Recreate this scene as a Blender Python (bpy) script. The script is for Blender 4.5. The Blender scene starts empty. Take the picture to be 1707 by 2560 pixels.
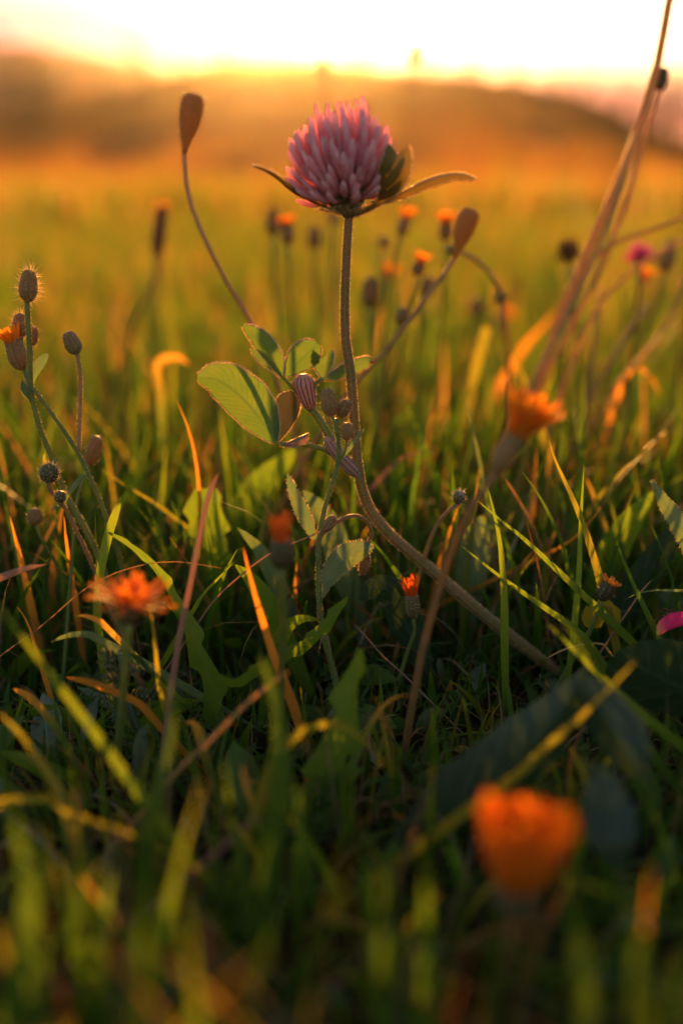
import bpy, math, random
import numpy as np
from mathutils import Vector, Matrix, Quaternion, noise

R = math.radians
scene = bpy.context.scene
C = scene.collection
rnd = random.Random(7)
nrg = np.random.default_rng(11)

# ------------------------------------------------------------------ camera
CAM_H = 0.14                       # lens height above the turf, metres
PITCH = R(18.75)
FPX = 35.0 / 24.0 * 1707.0         # focal length in pixels of the 1707 x 2560 photograph
cam_d = bpy.data.cameras.new('camera')
cam_d.sensor_fit = 'HORIZONTAL'
cam_d.sensor_width = 24.0
cam_d.lens = 35.0
cam_d.clip_start = 0.004
cam_d.clip_end = 9000.0
cam_d.dof.use_dof = True
cam_d.dof.focus_distance = 0.262
cam_d.dof.aperture_fstop = 3.8
cam_d.dof.aperture_blades = 0
cam = bpy.data.objects.new('camera', cam_d)
cam.location = (0, 0, CAM_H)
cam.rotation_euler = (math.pi / 2 - PITCH, 0, 0)
C.objects.link(cam)
scene.camera = cam

# ------------------------------------------------------------------ sky and sun (setting just over the ridge)
HAZE_D = 0.00006
BANK = (0.21, 0.115, 0.27, 1.0)      # what the bank lets through
SUN_EL, SUN_AZ = R(6.5), R(-3.3)   # azimuth from +Y, negative to the left
world = bpy.data.worlds.new('World')
scene.world = world
world.use_nodes = True
wn, wl = world.node_tree.nodes, world.node_tree.links
wn.clear()
w_out = wn.new('ShaderNodeOutputWorld')
w_bg = wn.new('ShaderNodeBackground')
w_sky = wn.new('ShaderNodeTexSky')
w_sky.sky_type = 'NISHITA'
w_sky.sun_disc = False
w_sky.sun_elevation = SUN_EL
w_sky.sun_rotation = SUN_AZ
w_sky.altitude = 900
w_sky.air_density = 1.3
w_sky.dust_density = 3.0
w_sky.ozone_density = 2.0
w_bg.inputs['Strength'].default_value = 0.15
w_tint = wn.new('ShaderNodeMix'); w_tint.data_type = 'RGBA'; w_tint.blend_type = 'MULTIPLY'
w_tint.inputs['Factor'].default_value = 1.0
w_tint.inputs['B'].default_value = (1.0, 0.75, 0.66, 1.0)      # rosy sunset air
wl.new(w_sky.outputs[0], w_tint.inputs['A'])
# a rosy bank of thick air lies along the horizon, its upper edge rising and falling with azimuth
def wmath(op, a, b=None, c=None):
    n = wn.new('ShaderNodeMath'); n.operation = op
    for i, v in enumerate((a, b, c)):
        if v is None: continue
        if isinstance(v, (int, float)): n.inputs[i].default_value = v
        else: wl.new(v, n.inputs[i])
    return n.outputs[0]
w_tc = wn.new('ShaderNodeTexCoord'); w_sep = wn.new('ShaderNodeSeparateXYZ')
wl.new(w_tc.outputs['Generated'], w_sep.inputs[0])
w_el = wmath('ARCSINE', w_sep.outputs['Z'])
w_az = wmath('ARCTAN2', w_sep.outputs['X'], w_sep.outputs['Y'])
w_edge = wmath('MULTIPLY_ADD', wmath('SINE', wmath('MULTIPLY_ADD', w_az, 3.0, 0.15)), R(-2.9), R(7.2))
w_nz = wn.new('ShaderNodeTexNoise'); w_nz.inputs['Scale'].default_value = 7.0; w_nz.inputs['Detail'].default_value = 3
wl.new(w_tc.outputs['Generated'], w_nz.inputs['Vector'])
w_edge = wmath('ADD', w_edge, wmath('MULTIPLY', wmath('SUBTRACT', w_nz.outputs['Fac'], 0.5), R(2.0)))
w_f = wn.new('ShaderNodeMapRange'); w_f.interpolation_type = 'SMOOTHSTEP'
w_f.inputs['From Min'].default_value = R(-1.6); w_f.inputs['From Max'].default_value = R(1.6)
w_f.inputs['To Min'].default_value = 1.0; w_f.inputs['To Max'].default_value = 0.0
wl.new(wmath('SUBTRACT', w_el, w_edge), w_f.inputs['Value'])
w_bank = wn.new('ShaderNodeMix'); w_bank.data_type = 'RGBA'; w_bank.blend_type = 'MULTIPLY'
wl.new(w_f.outputs[0], w_bank.inputs['Factor'])
wl.new(w_tint.outputs['Result'], w_bank.inputs['A'])
w_bank.inputs['B'].default_value = BANK
wl.new(w_bank.outputs['Result'], w_bg.inputs['Color'])
wl.new(w_bg.outputs[0], w_out.inputs['Surface'])

sun_vec = Vector((math.sin(SUN_AZ) * math.cos(SUN_EL), math.cos(SUN_AZ) * math.cos(SUN_EL), math.sin(SUN_EL)))
sun_d = bpy.data.lights.new('sun', 'SUN')
sun_d.energy = 5.0
sun_d.angle = R(0.5)
sun_d.color = (1.0, 0.43, 0.085)
sun = bpy.data.objects.new('sun', sun_d)
sun.rotation_euler = (-sun_vec).to_track_quat('-Z', 'Y').to_euler()
sun.location = sun_vec * 50
C.objects.link(sun)

vs = scene.view_settings
vs.view_transform = 'Standard'
vs.look = 'None'
vs.exposure = 1.75
vs.gamma = 1.0
vs.use_curve_mapping = False
scene.cycles.use_denoising = True
scene.cycles.max_bounces = 12
scene.cycles.diffuse_bounces = 6
scene.cycles.glossy_bounces = 2
scene.cycles.transmission_bounces = 6
scene.cycles.transparent_max_bounces = 8
scene.cycles.volume_bounces = 0
scene.cycles.sample_clamp_indirect = 6.0

# ------------------------------------------------------------------ pixel of the photograph -> point in the meadow
SP, CP = math.sin(PITCH), math.cos(PITCH)
def ray(px, py):
    xc, yc = (px - 853.5) / FPX, (1280.0 - py) / FPX
    return Vector((xc, CP + yc * SP, -SP + yc * CP))
def at(px, py, y):                 # the point seen at a pixel, y metres in front of the lens
    d = ray(px, py)
    return Vector((0, 0, CAM_H)) + d * (y / d.y)
def depth(p):
    return p.y * CP + (CAM_H - p.z) * SP
def ground_y(py):                  # how far off the turf is seen at that row
    d = ray(853.5, py)
    return -CAM_H / d.z * d.y if d.z < 0 else 1e9
def relief(x, y):
    r = math.hypot(x, y)
    k = 1.0 if r < 3 else max(0.0, 1 - (r - 3) / 6)
    return k * (0.004 * noise.noise((x * 14, y * 14, 0)) + 0.006 * noise.noise((x * 3.1, y * 3.1, 4))) - 0.003

# ------------------------------------------------------------------ building blocks
def tag(o, label=None, cat=None, group=None, kind=None):
    if label: o['label'] = label
    if cat: o['category'] = cat
    if group: o['group'] = group
    if kind: o['kind'] = kind
    return o
def thing(name, loc, label, cat, group=None):
    o = bpy.data.objects.new(name, None)
    o.empty_display_size = 0.01
    o.location = loc
    C.objects.link(o)
    return tag(o, label, cat, group)
def origin(o):                     # world origin of a thing or part (no rotations on parents)
    v = Vector((0, 0, 0))
    while o is not None:
        v = v + o.location
        o = o.parent
    return v
def mesh_data(name, verts, faces, mat=None, smooth=True, lf=None, col=None):
    me = bpy.data.meshes.new(name)
    me.from_pydata([tuple(v) for v in verts], [], faces)
    if smooth and len(me.polygons):
        me.polygons.foreach_set('use_smooth', [True] * len(me.polygons))
    if lf is not None:
        a = me.attributes.new('lf', 'FLOAT_VECTOR', 'POINT')
        a.data.foreach_set('vector', np.asarray(lf, dtype=np.float32).ravel())
    if col is not None:
        a = me.attributes.new('col', 'FLOAT_COLOR', 'POINT')
        a.data.foreach_set('color', np.asarray(col, dtype=np.float32).ravel())
    if mat is not None:
        me.materials.append(mat)
    me.update()
    return me
class MB:                          # collects shapes in world coordinates, builds ONE mesh object
    def __init__(s): s.v, s.f, s.l = [], [], []
    def add(s, v, f, l=None):
        n = len(s.v)
        s.v += [Vector(p) for p in v]
        s.f += [tuple(i + n for i in q) for q in f]
        s.l += l if l is not None else [(0.5, 0, 0)] * len(v)
        return s
    def build(s, name, mat, parent=None, kind=None, loc=None, smooth=True):
        if parent is None:
            o0 = Vector(loc) if loc is not None else Vector((0, 0, 0))
        else:
            o0 = origin(parent)
        me = mesh_data(name, [p - o0 for p in s.v], s.f, mat, smooth, s.l)
        o = bpy.data.objects.new(name, me)
        C.objects.link(o)
        if parent is not None: o.parent = parent
        else: o.location = o0
        if kind: o['kind'] = kind
        return o

def smooth_path(pts, n):           # Catmull-Rom through the points, n samples evenly by index
    P = [Vector(p) for p in pts]
    if len(P) == 2:
        return [P[0].lerp(P[1], i / (n - 1)) for i in range(n)]
    Q = [P[0] * 2 - P[1]] + P + [P[-1] * 2 - P[-2]]
    seg = [(P[i + 1] - P[i]).length for i in range(len(P) - 1)]
    tot = sum(seg)
    out = []
    for k in range(n):
        s = tot * k / (n - 1)
        i = 0
        while i < len(seg) - 1 and s > seg[i]:
            s -= seg[i]; i += 1
        t = min(1.0, s / max(seg[i], 1e-9))
        a, b, c, d = Q[i], Q[i + 1], Q[i + 2], Q[i + 3]
        out.append(0.5 * ((2 * b) + (c - a) * t + (2 * a - 5 * b + 4 * c - d) * t * t + (3 * b - a - 3 * c + d) * t ** 3))
    return out
def frames(P):
    T = []
    for i in range(len(P)):
        a, b = P[max(i - 1, 0)], P[min(i + 1, len(P) - 1)]
        T.append((b - a).normalized())
    return T
def tube(mb, pts, rad, n=14, sides=8, wob=0.0, seed=0, cap=True):
    P = smooth_path(pts, n)
    T = frames(P)
    ref = Vector((0, 1, 0)) if abs(T[0].y) < 0.9 else Vector((1, 0, 0))
    v, f, l = [], [], []
    u = (ref - T[0] * ref.dot(T[0])).normalized()
    for i, p in enumerate(P):
        u = (u - T[i] * u.dot(T[i])).normalized()
        w = T[i].cross(u)
        t = i / (len(P) - 1)
        r = rad(t) if callable(rad) else rad[0] + (rad[1] - rad[0]) * t if isinstance(rad, (tuple, list)) else rad
        for k in range(sides):
            a = 2 * math.pi * k / sides
            rr = r * (1 + wob * noise.noise((t * 40 + seed, k * 1.7, seed)))
            v.append(p + (u * math.cos(a) + w * math.sin(a)) * rr)
            l.append((t, k / sides * 2 - 1, seed))
    for i in range(len(P) - 1):
        for k in range(sides):
            k2 = (k + 1) % sides
            f.append((i * sides + k, i * sides + k2, (i + 1) * sides + k2, (i + 1) * sides + k))
    if cap:
        f.append(tuple(range(sides))[::-1])
        f.append(tuple(range((len(P) - 1) * sides, len(P) * sides)))
    mb.add(v, f, l)
    return P
def ribbon(mb, pts, width, n=16, cross=2, fold=0.25, face=0.0, twist=0.0, wl=None, wr=None, prof=None, wave=0.0, seed=0.0, flat=None, lobe=0.0):
    """a leaf or blade along pts (tip first); width in metres; face turns it about its own midrib"""
    P = smooth_path(pts, n)
    T = frames(P)
    v, f, l = [], [], []
    m = 2 * cross + 1
    S0 = None
    for i, p in enumerate(P):
        t = i / (n - 1)
        if flat is not None:
            s = T[i].cross(Vector(flat))
        else:
            s = T[i].cross(Vector((0, 1, 0.15)))
        if s.length < 1e-5: s = Vector((1, 0, 0))
        s.normalize()
        if S0 is not None and s.dot(S0) < 0: s = -s
        S0 = s
        s = Quaternion(T[i], face + twist * t) @ s
        nn = s.cross(T[i]).normalized()
        w = width * (prof(t) if prof else 1.0) * 0.5
        for k in range(m):
            u = (k - cross) / cross
            wk = w * ((wl(t) if wl else 1.0) if u < 0 else (wr(t) if wr else 1.0))
            wv = wave * width * math.sin(t * 23 + seed * 7 + (2 if u > 0 else 0)) * abs(u)
            v.append(p + s * (u * wk * math.cos(fold)) + nn * (abs(u) * wk * math.sin(fold) + wv) - T[i] * (lobe * abs(u) * (1 - t) ** 4))
            l.append((t, u, seed))
    for i in range(n - 1):
        for k in range(m - 1):
            a = i * m + k
            f.append((a, a + 1, a + m + 1, a + m))
    mb.add(v, f, l)
    return P
p_grass = lambda t: min(1.0, (t / 0.55) ** 0.75) * (1 - 0.25 * max(0, t - 0.6) / 0.4) + 0.02
p_round = lambda t: min(1.0, (t / 0.12) ** 0.5) * (1 - 0.2 * t) + 0.02
p_lance = lambda t: max(0.03, math.sin(math.pi * min(1, t ** 0.75 * 0.97 + 0.015))) 
p_obov = lambda t: max(0.04, math.sin(math.pi * min(1, (t ** 0.62) * 0.95 + 0.03)))
p_straw = lambda t: 0.75 + 0.25 * t if t > 0.06 else 0.3 + 7 * t

def hairs(parent, pts, dirs, length, width, mat, seed=1, jit=0.45):
    r = random.Random(seed)
    v, f, l = [], [], []
    o0 = origin(parent)
    for p, d in zip(pts, dirs):
        d = (Vector(d) + Vector((r.uniform(-jit, jit), r.uniform(-jit, jit), r.uniform(-jit, jit)))).normalized()
        L = length * r.uniform(0.5, 1.2)
        s = d.cross(Vector((0, 1, 0.01))).normalized() * width * 0.5
        k = len(v)
        q = Vector(p) - o0 - d * L * 0.05
        b = d.cross(s).normalized() * width * 0.5
        v += [q - s - b * 0.5, q + s - b * 0.5, q + b, q + d * L]
        l += [(0, 0, 0)] * 3 + [(1, 0, 0)]
        f += [(k, k + 1, k + 3), (k + 1, k + 2, k + 3), (k + 2, k, k + 3)]
    me = mesh_data('hairs', v, f, mat, True, l)
    o = bpy.data.objects.new('hairs', me)
    C.objects.link(o); o.parent = parent
    o['kind'] = 'stuff'
    return o
def hair_on(obj, count, length, width, mat, seed=3, jit=0.45, up=0.0, cond=None):
    """fine hairs spread over the faces of a part"""
    me = obj.data
    polys = [p for p in me.polygons if p.area > 0 and (cond is None or cond(p))]
    area = np.array([p.area for p in polys]); cum = np.cumsum(area) / area.sum()
    r = random.Random(seed); o0 = origin(obj); pts, dirs = [], []
    for _ in range(count):
        p = polys[int(min(len(polys) - 1, np.searchsorted(cum, r.random())))]
        vs_ = [me.vertices[i].co for i in p.vertices]
        a, b = r.random(), r.random()
        if len(vs_) >= 4: q = vs_[0].lerp(vs_[1], a).lerp(vs_[3].lerp(vs_[2], a), b)
        else:
            if a + b > 1: a, b = 1 - a, 1 - b
            q = vs_[0] + (vs_[1] - vs_[0]) * a + (vs_[2] - vs_[0]) * b
        pts.append(q + o0); dirs.append(p.normal + Vector((0, 0, up)))
    return hairs(obj, pts, dirs, length, width, mat, seed, jit)

# ------------------------------------------------------------------ materials
def new_mat(name):
    m = bpy.data.materials.new(name)
    m.use_nodes = True
    m.node_tree.nodes.clear()
    return m, m.node_tree.nodes, m.node_tree.links
def rgb(c): return (c[0], c[1], c[2], 1.0)
def leafy(name, base, trans, fac=0.5, rough=0.45, spec=0.35, veins=None, c2=None, t2=None, scale=260, tipcol=None, tip=(0.0, 0.2), bump=0.25):
    """thin plant tissue: reflects its own colour, lets light through with another; veins along 'lf' (along, across)"""
    m, N, L = new_mat(name)
    out = N.new('ShaderNodeOutputMaterial'); mix = N.new('ShaderNodeMixShader')
    pr = N.new('ShaderNodeBsdfPrincipled'); tr = N.new('ShaderNodeBsdfTranslucent')
    at_ = N.new('ShaderNodeAttribute'); at_.attribute_name = 'lf'
    sep = N.new('ShaderNodeSeparateXYZ'); L.new(at_.outputs['Vector'], sep.inputs[0])
    tc = N.new('ShaderNodeTexCoord')
    nz = N.new('ShaderNodeTexNoise'); nz.inputs['Scale'].default_value = scale; nz.inputs['Detail'].default_value = 4
    L.new(tc.outputs['Object'], nz.inputs['Vector'])
    oi = N.new('ShaderNodeObjectInfo')
    ramp = N.new('ShaderNodeMapRange'); ramp.inputs['From Min'].default_value = 0.35; ramp.inputs['From Max'].default_value = 0.7
    L.new(nz.outputs['Fac'], ramp.inputs['Value'])
    def colmix(a, b):
        x = N.new('ShaderNodeMix'); x.data_type = 'RGBA'
        x.inputs['A'].default_value = rgb(a); x.inputs['B'].default_value = rgb(b)
        L.new(ramp.outputs[0], x.inputs['Factor'])
        return x.outputs['Result']
    c2 = c2 or tuple(min(1, x * k) for x, k in zip(base, (1.7, 1.35, 1.3)))
    t2 = t2 or tuple(min(1, x * k) for x, k in zip(trans, (1.35, 1.05, 0.9)))
    cb, ct = colmix(base, c2), colmix(trans, t2)
    def over(col, other, facsock):
        x = N.new('ShaderNodeMix'); x.data_type = 'RGBA'
        L.new(facsock, x.inputs['Factor']); L.new(col, x.inputs['A']); x.inputs['B'].default_value = rgb(other)
        return x.outputs['Result']
    h = None
    if veins:
        kind, count = veins
        ab = N.new('ShaderNodeMath'); ab.operation = 'ABSOLUTE'; L.new(sep.outputs['Y'], ab.inputs[0])
        if kind == 'parallel':
            mu = N.new('ShaderNodeMath'); mu.operation = 'MULTIPLY'; mu.inputs[1].default_value = count; L.new(sep.outputs['Y'], mu.inputs[0])
            src = mu.outputs[0]
        else:
            m1 = N.new('ShaderNodeMath'); m1.operation = 'MULTIPLY_ADD'; m1.inputs[1].default_value = count
            L.new(sep.outputs['X'], m1.inputs[0])
            m2 = N.new('ShaderNodeMath'); m2.operation = 'MULTIPLY'; m2.inputs[1].default_value = count * 0.22; L.new(ab.outputs[0], m2.inputs[0])
            L.new(m2.outputs[0], m1.inputs[2]); src = m1.outputs[0]
        fr = N.new('ShaderNodeMath'); fr.operation = 'PINGPONG'; fr.inputs[1].default_value = 0.5; L.new(src, fr.inputs[0])
        ve = N.new('ShaderNodeMapRange'); ve.inputs['From Min'].default_value = 0.02; ve.inputs['From Max'].default_value = 0.12
        ve.inputs['To Min'].default_value = 1.0; ve.inputs['To Max'].default_value = 0.0
        L.new(fr.outputs[0], ve.inputs['Value'])
        md = N.new('ShaderNodeMapRange'); md.inputs['From Min'].default_value = 0.03; md.inputs['From Max'].default_value = 0.1
        md.inputs['To Min'].default_value = 1.0; md.inputs['To Max'].default_value = 0.0
        L.new(ab.outputs[0], md.inputs['Value'])
        mx = N.new('ShaderNodeMath'); mx.operation = 'MAXIMUM'; L.new(ve.outputs[0], mx.inputs[0]); L.new(md.outputs[0], mx.inputs[1])
        sc = N.new('ShaderNodeMath'); sc.operation = 'MULTIPLY'; sc.inputs[1].default_value = 0.65; L.new(mx.outputs[0], sc.inputs[0])
        cb = over(cb, tuple(min(1, x * 1.9 + 0.02) for x in base), sc.outputs[0])
        ct = over(ct, tuple(x * 0.55 for x in trans), sc.outputs[0])
        h = mx.outputs[0]
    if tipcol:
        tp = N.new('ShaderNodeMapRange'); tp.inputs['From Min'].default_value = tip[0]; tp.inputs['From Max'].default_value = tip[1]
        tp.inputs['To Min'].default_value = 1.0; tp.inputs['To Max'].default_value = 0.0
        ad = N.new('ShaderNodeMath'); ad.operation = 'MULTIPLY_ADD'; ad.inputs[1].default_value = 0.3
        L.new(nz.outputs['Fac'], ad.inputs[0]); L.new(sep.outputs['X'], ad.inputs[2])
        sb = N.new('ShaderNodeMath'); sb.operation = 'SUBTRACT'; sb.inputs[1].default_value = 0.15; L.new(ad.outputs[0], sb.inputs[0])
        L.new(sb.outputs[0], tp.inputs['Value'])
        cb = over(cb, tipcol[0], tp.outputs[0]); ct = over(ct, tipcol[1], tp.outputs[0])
    hv = N.new('ShaderNodeHueSaturation')
    mr = N.new('ShaderNodeMapRange'); mr.inputs['To Min'].default_value = 0.8; mr.inputs['To Max'].default_value = 1.2
    L.new(oi.outputs['Random'], mr.inputs['Value']); L.new(mr.outputs[0], hv.inputs['Value']); L.new(cb, hv.inputs['Color'])
    L.new(hv.outputs[0], pr.inputs['Base Color']); L.new(ct, tr.inputs['Color'])
    pr.inputs['Roughness'].default_value = rough; pr.inputs['Specular IOR Level'].default_value = spec
    if bump:
        bp = N.new('ShaderNodeBump'); bp.inputs['Strength'].default_value = bump; bp.inputs['Distance'].default_value = 0.0003
        if h is not None:
            a2 = N.new('ShaderNodeMath'); a2.operation = 'SUBTRACT'; L.new(nz.outputs['Fac'], a2.inputs[0]); L.new(h, a2.inputs[1]); L.new(a2.outputs[0], bp.inputs['Height'])
        else: L.new(nz.outputs['Fac'], bp.inputs['Height'])
        L.new(bp.outputs[0], pr.inputs['Normal'])
    mix.inputs[0].default_value = fac
    L.new(pr.outputs[0], mix.inputs[1]); L.new(tr.outputs[0], mix.inputs[2]); L.new(mix.outputs[0], out.inputs['Surface'])
    return m
def sward(name, fac=0.5, tmul=(2.2, 1.75, 0.7), rough=0.5):
    """mass of blades: own colour in 'col'"""
    m, N, L = new_mat(name)
    out = N.new('ShaderNodeOutputMaterial'); mix = N.new('ShaderNodeMixShader')
    pr = N.new('ShaderNodeBsdfPrincipled'); tr = N.new('ShaderNodeBsdfTranslucent')
    a = N.new('ShaderNodeAttribute'); a.attribute_name = 'col'
    mu = N.new('ShaderNodeMix'); mu.data_type = 'RGBA'; mu.blend_type = 'MULTIPLY'; mu.inputs['Factor'].default_value = 1
    mu.clamp_result = False
    mu.inputs['B'].default_value = rgb(tmul)
    L.new(a.outputs['Color'], mu.inputs['A']); L.new(a.outputs['Color'], pr.inputs['Base Color']); L.new(mu.outputs['Result'], tr.inputs['Color'])
    pr.inputs['Roughness'].default_value = rough; pr.inputs['Specular IOR Level'].default_value = 0.3
    mix.inputs[0].default_value = fac
    L.new(pr.outputs[0], mix.inputs[1]); L.new(tr.outputs[0], mix.inputs[2]); L.new(mix.outputs[0], out.inputs['Surface'])
    return m
def earth(name, stops, scale, detail=6, rough=0.95, bump=0.0, stretch=(1, 1, 1)):
    m, N, L = new_mat(name)
    out = N.new('ShaderNodeOutputMaterial'); pr = N.new('ShaderNodeBsdfPrincipled')
    tc = N.new('ShaderNodeTexCoord'); mp = N.new('ShaderNodeMapping'); mp.inputs['Scale'].default_value = stretch
    nz = N.new('ShaderNodeTexNoise'); nz.inputs['Scale'].default_value = scale; nz.inputs['Detail'].default_value = detail
    cr = N.new('ShaderNodeValToRGB')
    while len(cr.color_ramp.elements) < len(stops): cr.color_ramp.elements.new(0.5)
    for e, (p, c) in zip(cr.color_ramp.elements, stops): e.position = p; e.color = rgb(c)
    L.new(tc.outputs['Object'], mp.inputs[0]); L.new(mp.outputs[0], nz.inputs['Vector']); L.new(nz.outputs['Fac'], cr.inputs[0]); L.new(cr.outputs[0], pr.inputs['Base Color'])
    pr.inputs['Roughness'].default_value = rough; pr.inputs['Specular IOR Level'].default_value = 0.0
    if bump:
        bp = N.new('ShaderNodeBump'); bp.inputs['Strength'].default_value = 0.6; bp.inputs['Distance'].default_value = bump
        L.new(nz.outputs['Fac'], bp.inputs['Height']); L.new(bp.outputs[0], pr.inputs['Normal'])
    L.new(pr.outputs[0], out.inputs['Surface'])
    return m

# ------------------------------------------------------------------ ground, hills
def axis(near, step, far, k):
    a, s = [0.0], step
    while a[-1] < far:
        if a[-1] > near: s *= k
        a.append(a[-1] + s)
    return a
pos = axis(1.2, 0.03, 7000, 1.25)
xs = [-x for x in pos[:0:-1]] + pos
ys = [-y for y in axis(0.5, 0.03, 900, 1.3)[:0:-1]] + axis(1.6, 0.03, 7000, 1.25)
gv = [(x, y, relief(x, y)) for y in ys for x in xs]
nx = len(xs)
gf = [(j * nx + i, j * nx + i + 1, (j + 1) * nx + i + 1, (j + 1) * nx + i) for j in range(len(ys) - 1) for i in range(nx - 1)]
M_soil = earth('soil_and_litter', [(0.3, (0.010, 0.007, 0.004)), (0.5, (0.022, 0.016, 0.008)), (0.62, (0.04, 0.03, 0.012)), (0.75, (0.09, 0.055, 0.022))], 90, 8, bump=0.002)
ground = MB().add(gv, gf).build('ground', M_soil)
tag(ground, 'dark soil and dry litter under the meadow grass', kind='structure')

def elev_of(px, py):
    d = ray(px, py)
    return math.atan2(d.x, d.y), math.atan2(d.z, math.hypot(d.x, d.y))
class Hill:
    def __init__(s, ridge, r0, r1, bumps):
        s.k = sorted(elev_of(px, py) for px, py in ridge)
        s.r0, s.r1, s.b = r0, r1, bumps
    def ridge(s, a):
        k = s.k
        if a <= k[0][0]: return k[0][1]
        for (a0, e0), (a1, e1) in zip(k, k[1:]):
            if a <= a1:
                t = (a - a0) / (a1 - a0); t = t * t * (3 - 2 * t)
                return e0 + (e1 - e0) * t
        return k[-1][1]
    def z(s, a, r):
        zr = CAM_H + s.r1 * math.tan(max(0.002, s.ridge(a)))
        t = (r - s.r0) / (s.r1 - s.r0)
        if t <= 0: return -1.5
        if t <= 1: h = zr * t ** 1.15
        else: h = zr * max(-0.05, 1 - ((t - 1) * 1.6) ** 1.3)
        x, y = r * math.sin(a), r * math.cos(a)
        return h - 0.3 * (1 - min(1, t)) + s.b * (noise.noise((x / s.r1 * 9, y / s.r1 * 9, 3)) * 0.6 + noise.noise((x / s.r1 * 30, y / s.r1 * 30, 1)) * 0.25) * min(1, t * 3)
    def build(s, name, mat, label):
        v, f = [], []
        na, nr = 150, 46
        for j in range(nr):
            r = s.r0 * 0.97 + (s.r1 * 1.75 - s.r0) * j / (nr - 1)
            for i in range(na):
                a = R(-75) + R(150) * i / (na - 1)
                v.append((r * math.sin(a), r * math.cos(a), s.z(a, r)))
        f = [(j * na + i, j * na + i + 1, (j + 1) * na + i + 1, (j + 1) * na + i) for j in range(nr - 1) for i in range(na - 1)]
        o = MB().add(v, f).build(name, mat)
        return tag(o, label, kind='structure')
D = 1707 / 1568.0
def dsp(*pts): return [(x * D, y * D) for x, y in pts]
hill = Hill(dsp((-900, 300), (-300, 285), (0, 255), (220, 205), (380, 175), (470, 150), (560, 140), (660, 139), (780, 145), (900, 158), (1040, 168), (1180, 181), (1290, 203), (1380, 236), (1470, 284), (1568, 326), (1800, 365), (2600, 372)), 28, 520, 1.2)
far_hill = Hill(dsp((-1500, 190), (-600, 135), (-200, 100), (0, 90), (90, 93), (190, 108), (300, 130), (420, 152), (560, 200), (900, 280), (1300, 330), (2600, 350)), 560, 950, 3.0)
M_hill = earth('dry_hill_pasture', [(0.38, (0.05, 0.028, 0.012)), (0.47, (0.15, 0.075, 0.028)), (0.56, (0.30, 0.13, 0.035)), (0.66, (0.45, 0.21, 0.06))], 0.016, 4, stretch=(0.6, 1, 1.5))
M_far = earth('far_hill_woods', [(0.35, (0.06, 0.03, 0.025)), (0.6, (0.14, 0.07, 0.045))], 0.006, 5)
hill.build('hill', M_hill, 'broad golden pasture hill with the low sun at its crest')
far_hill.build('distant_hill', M_far, 'long dusky far hill left of the sun')
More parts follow.
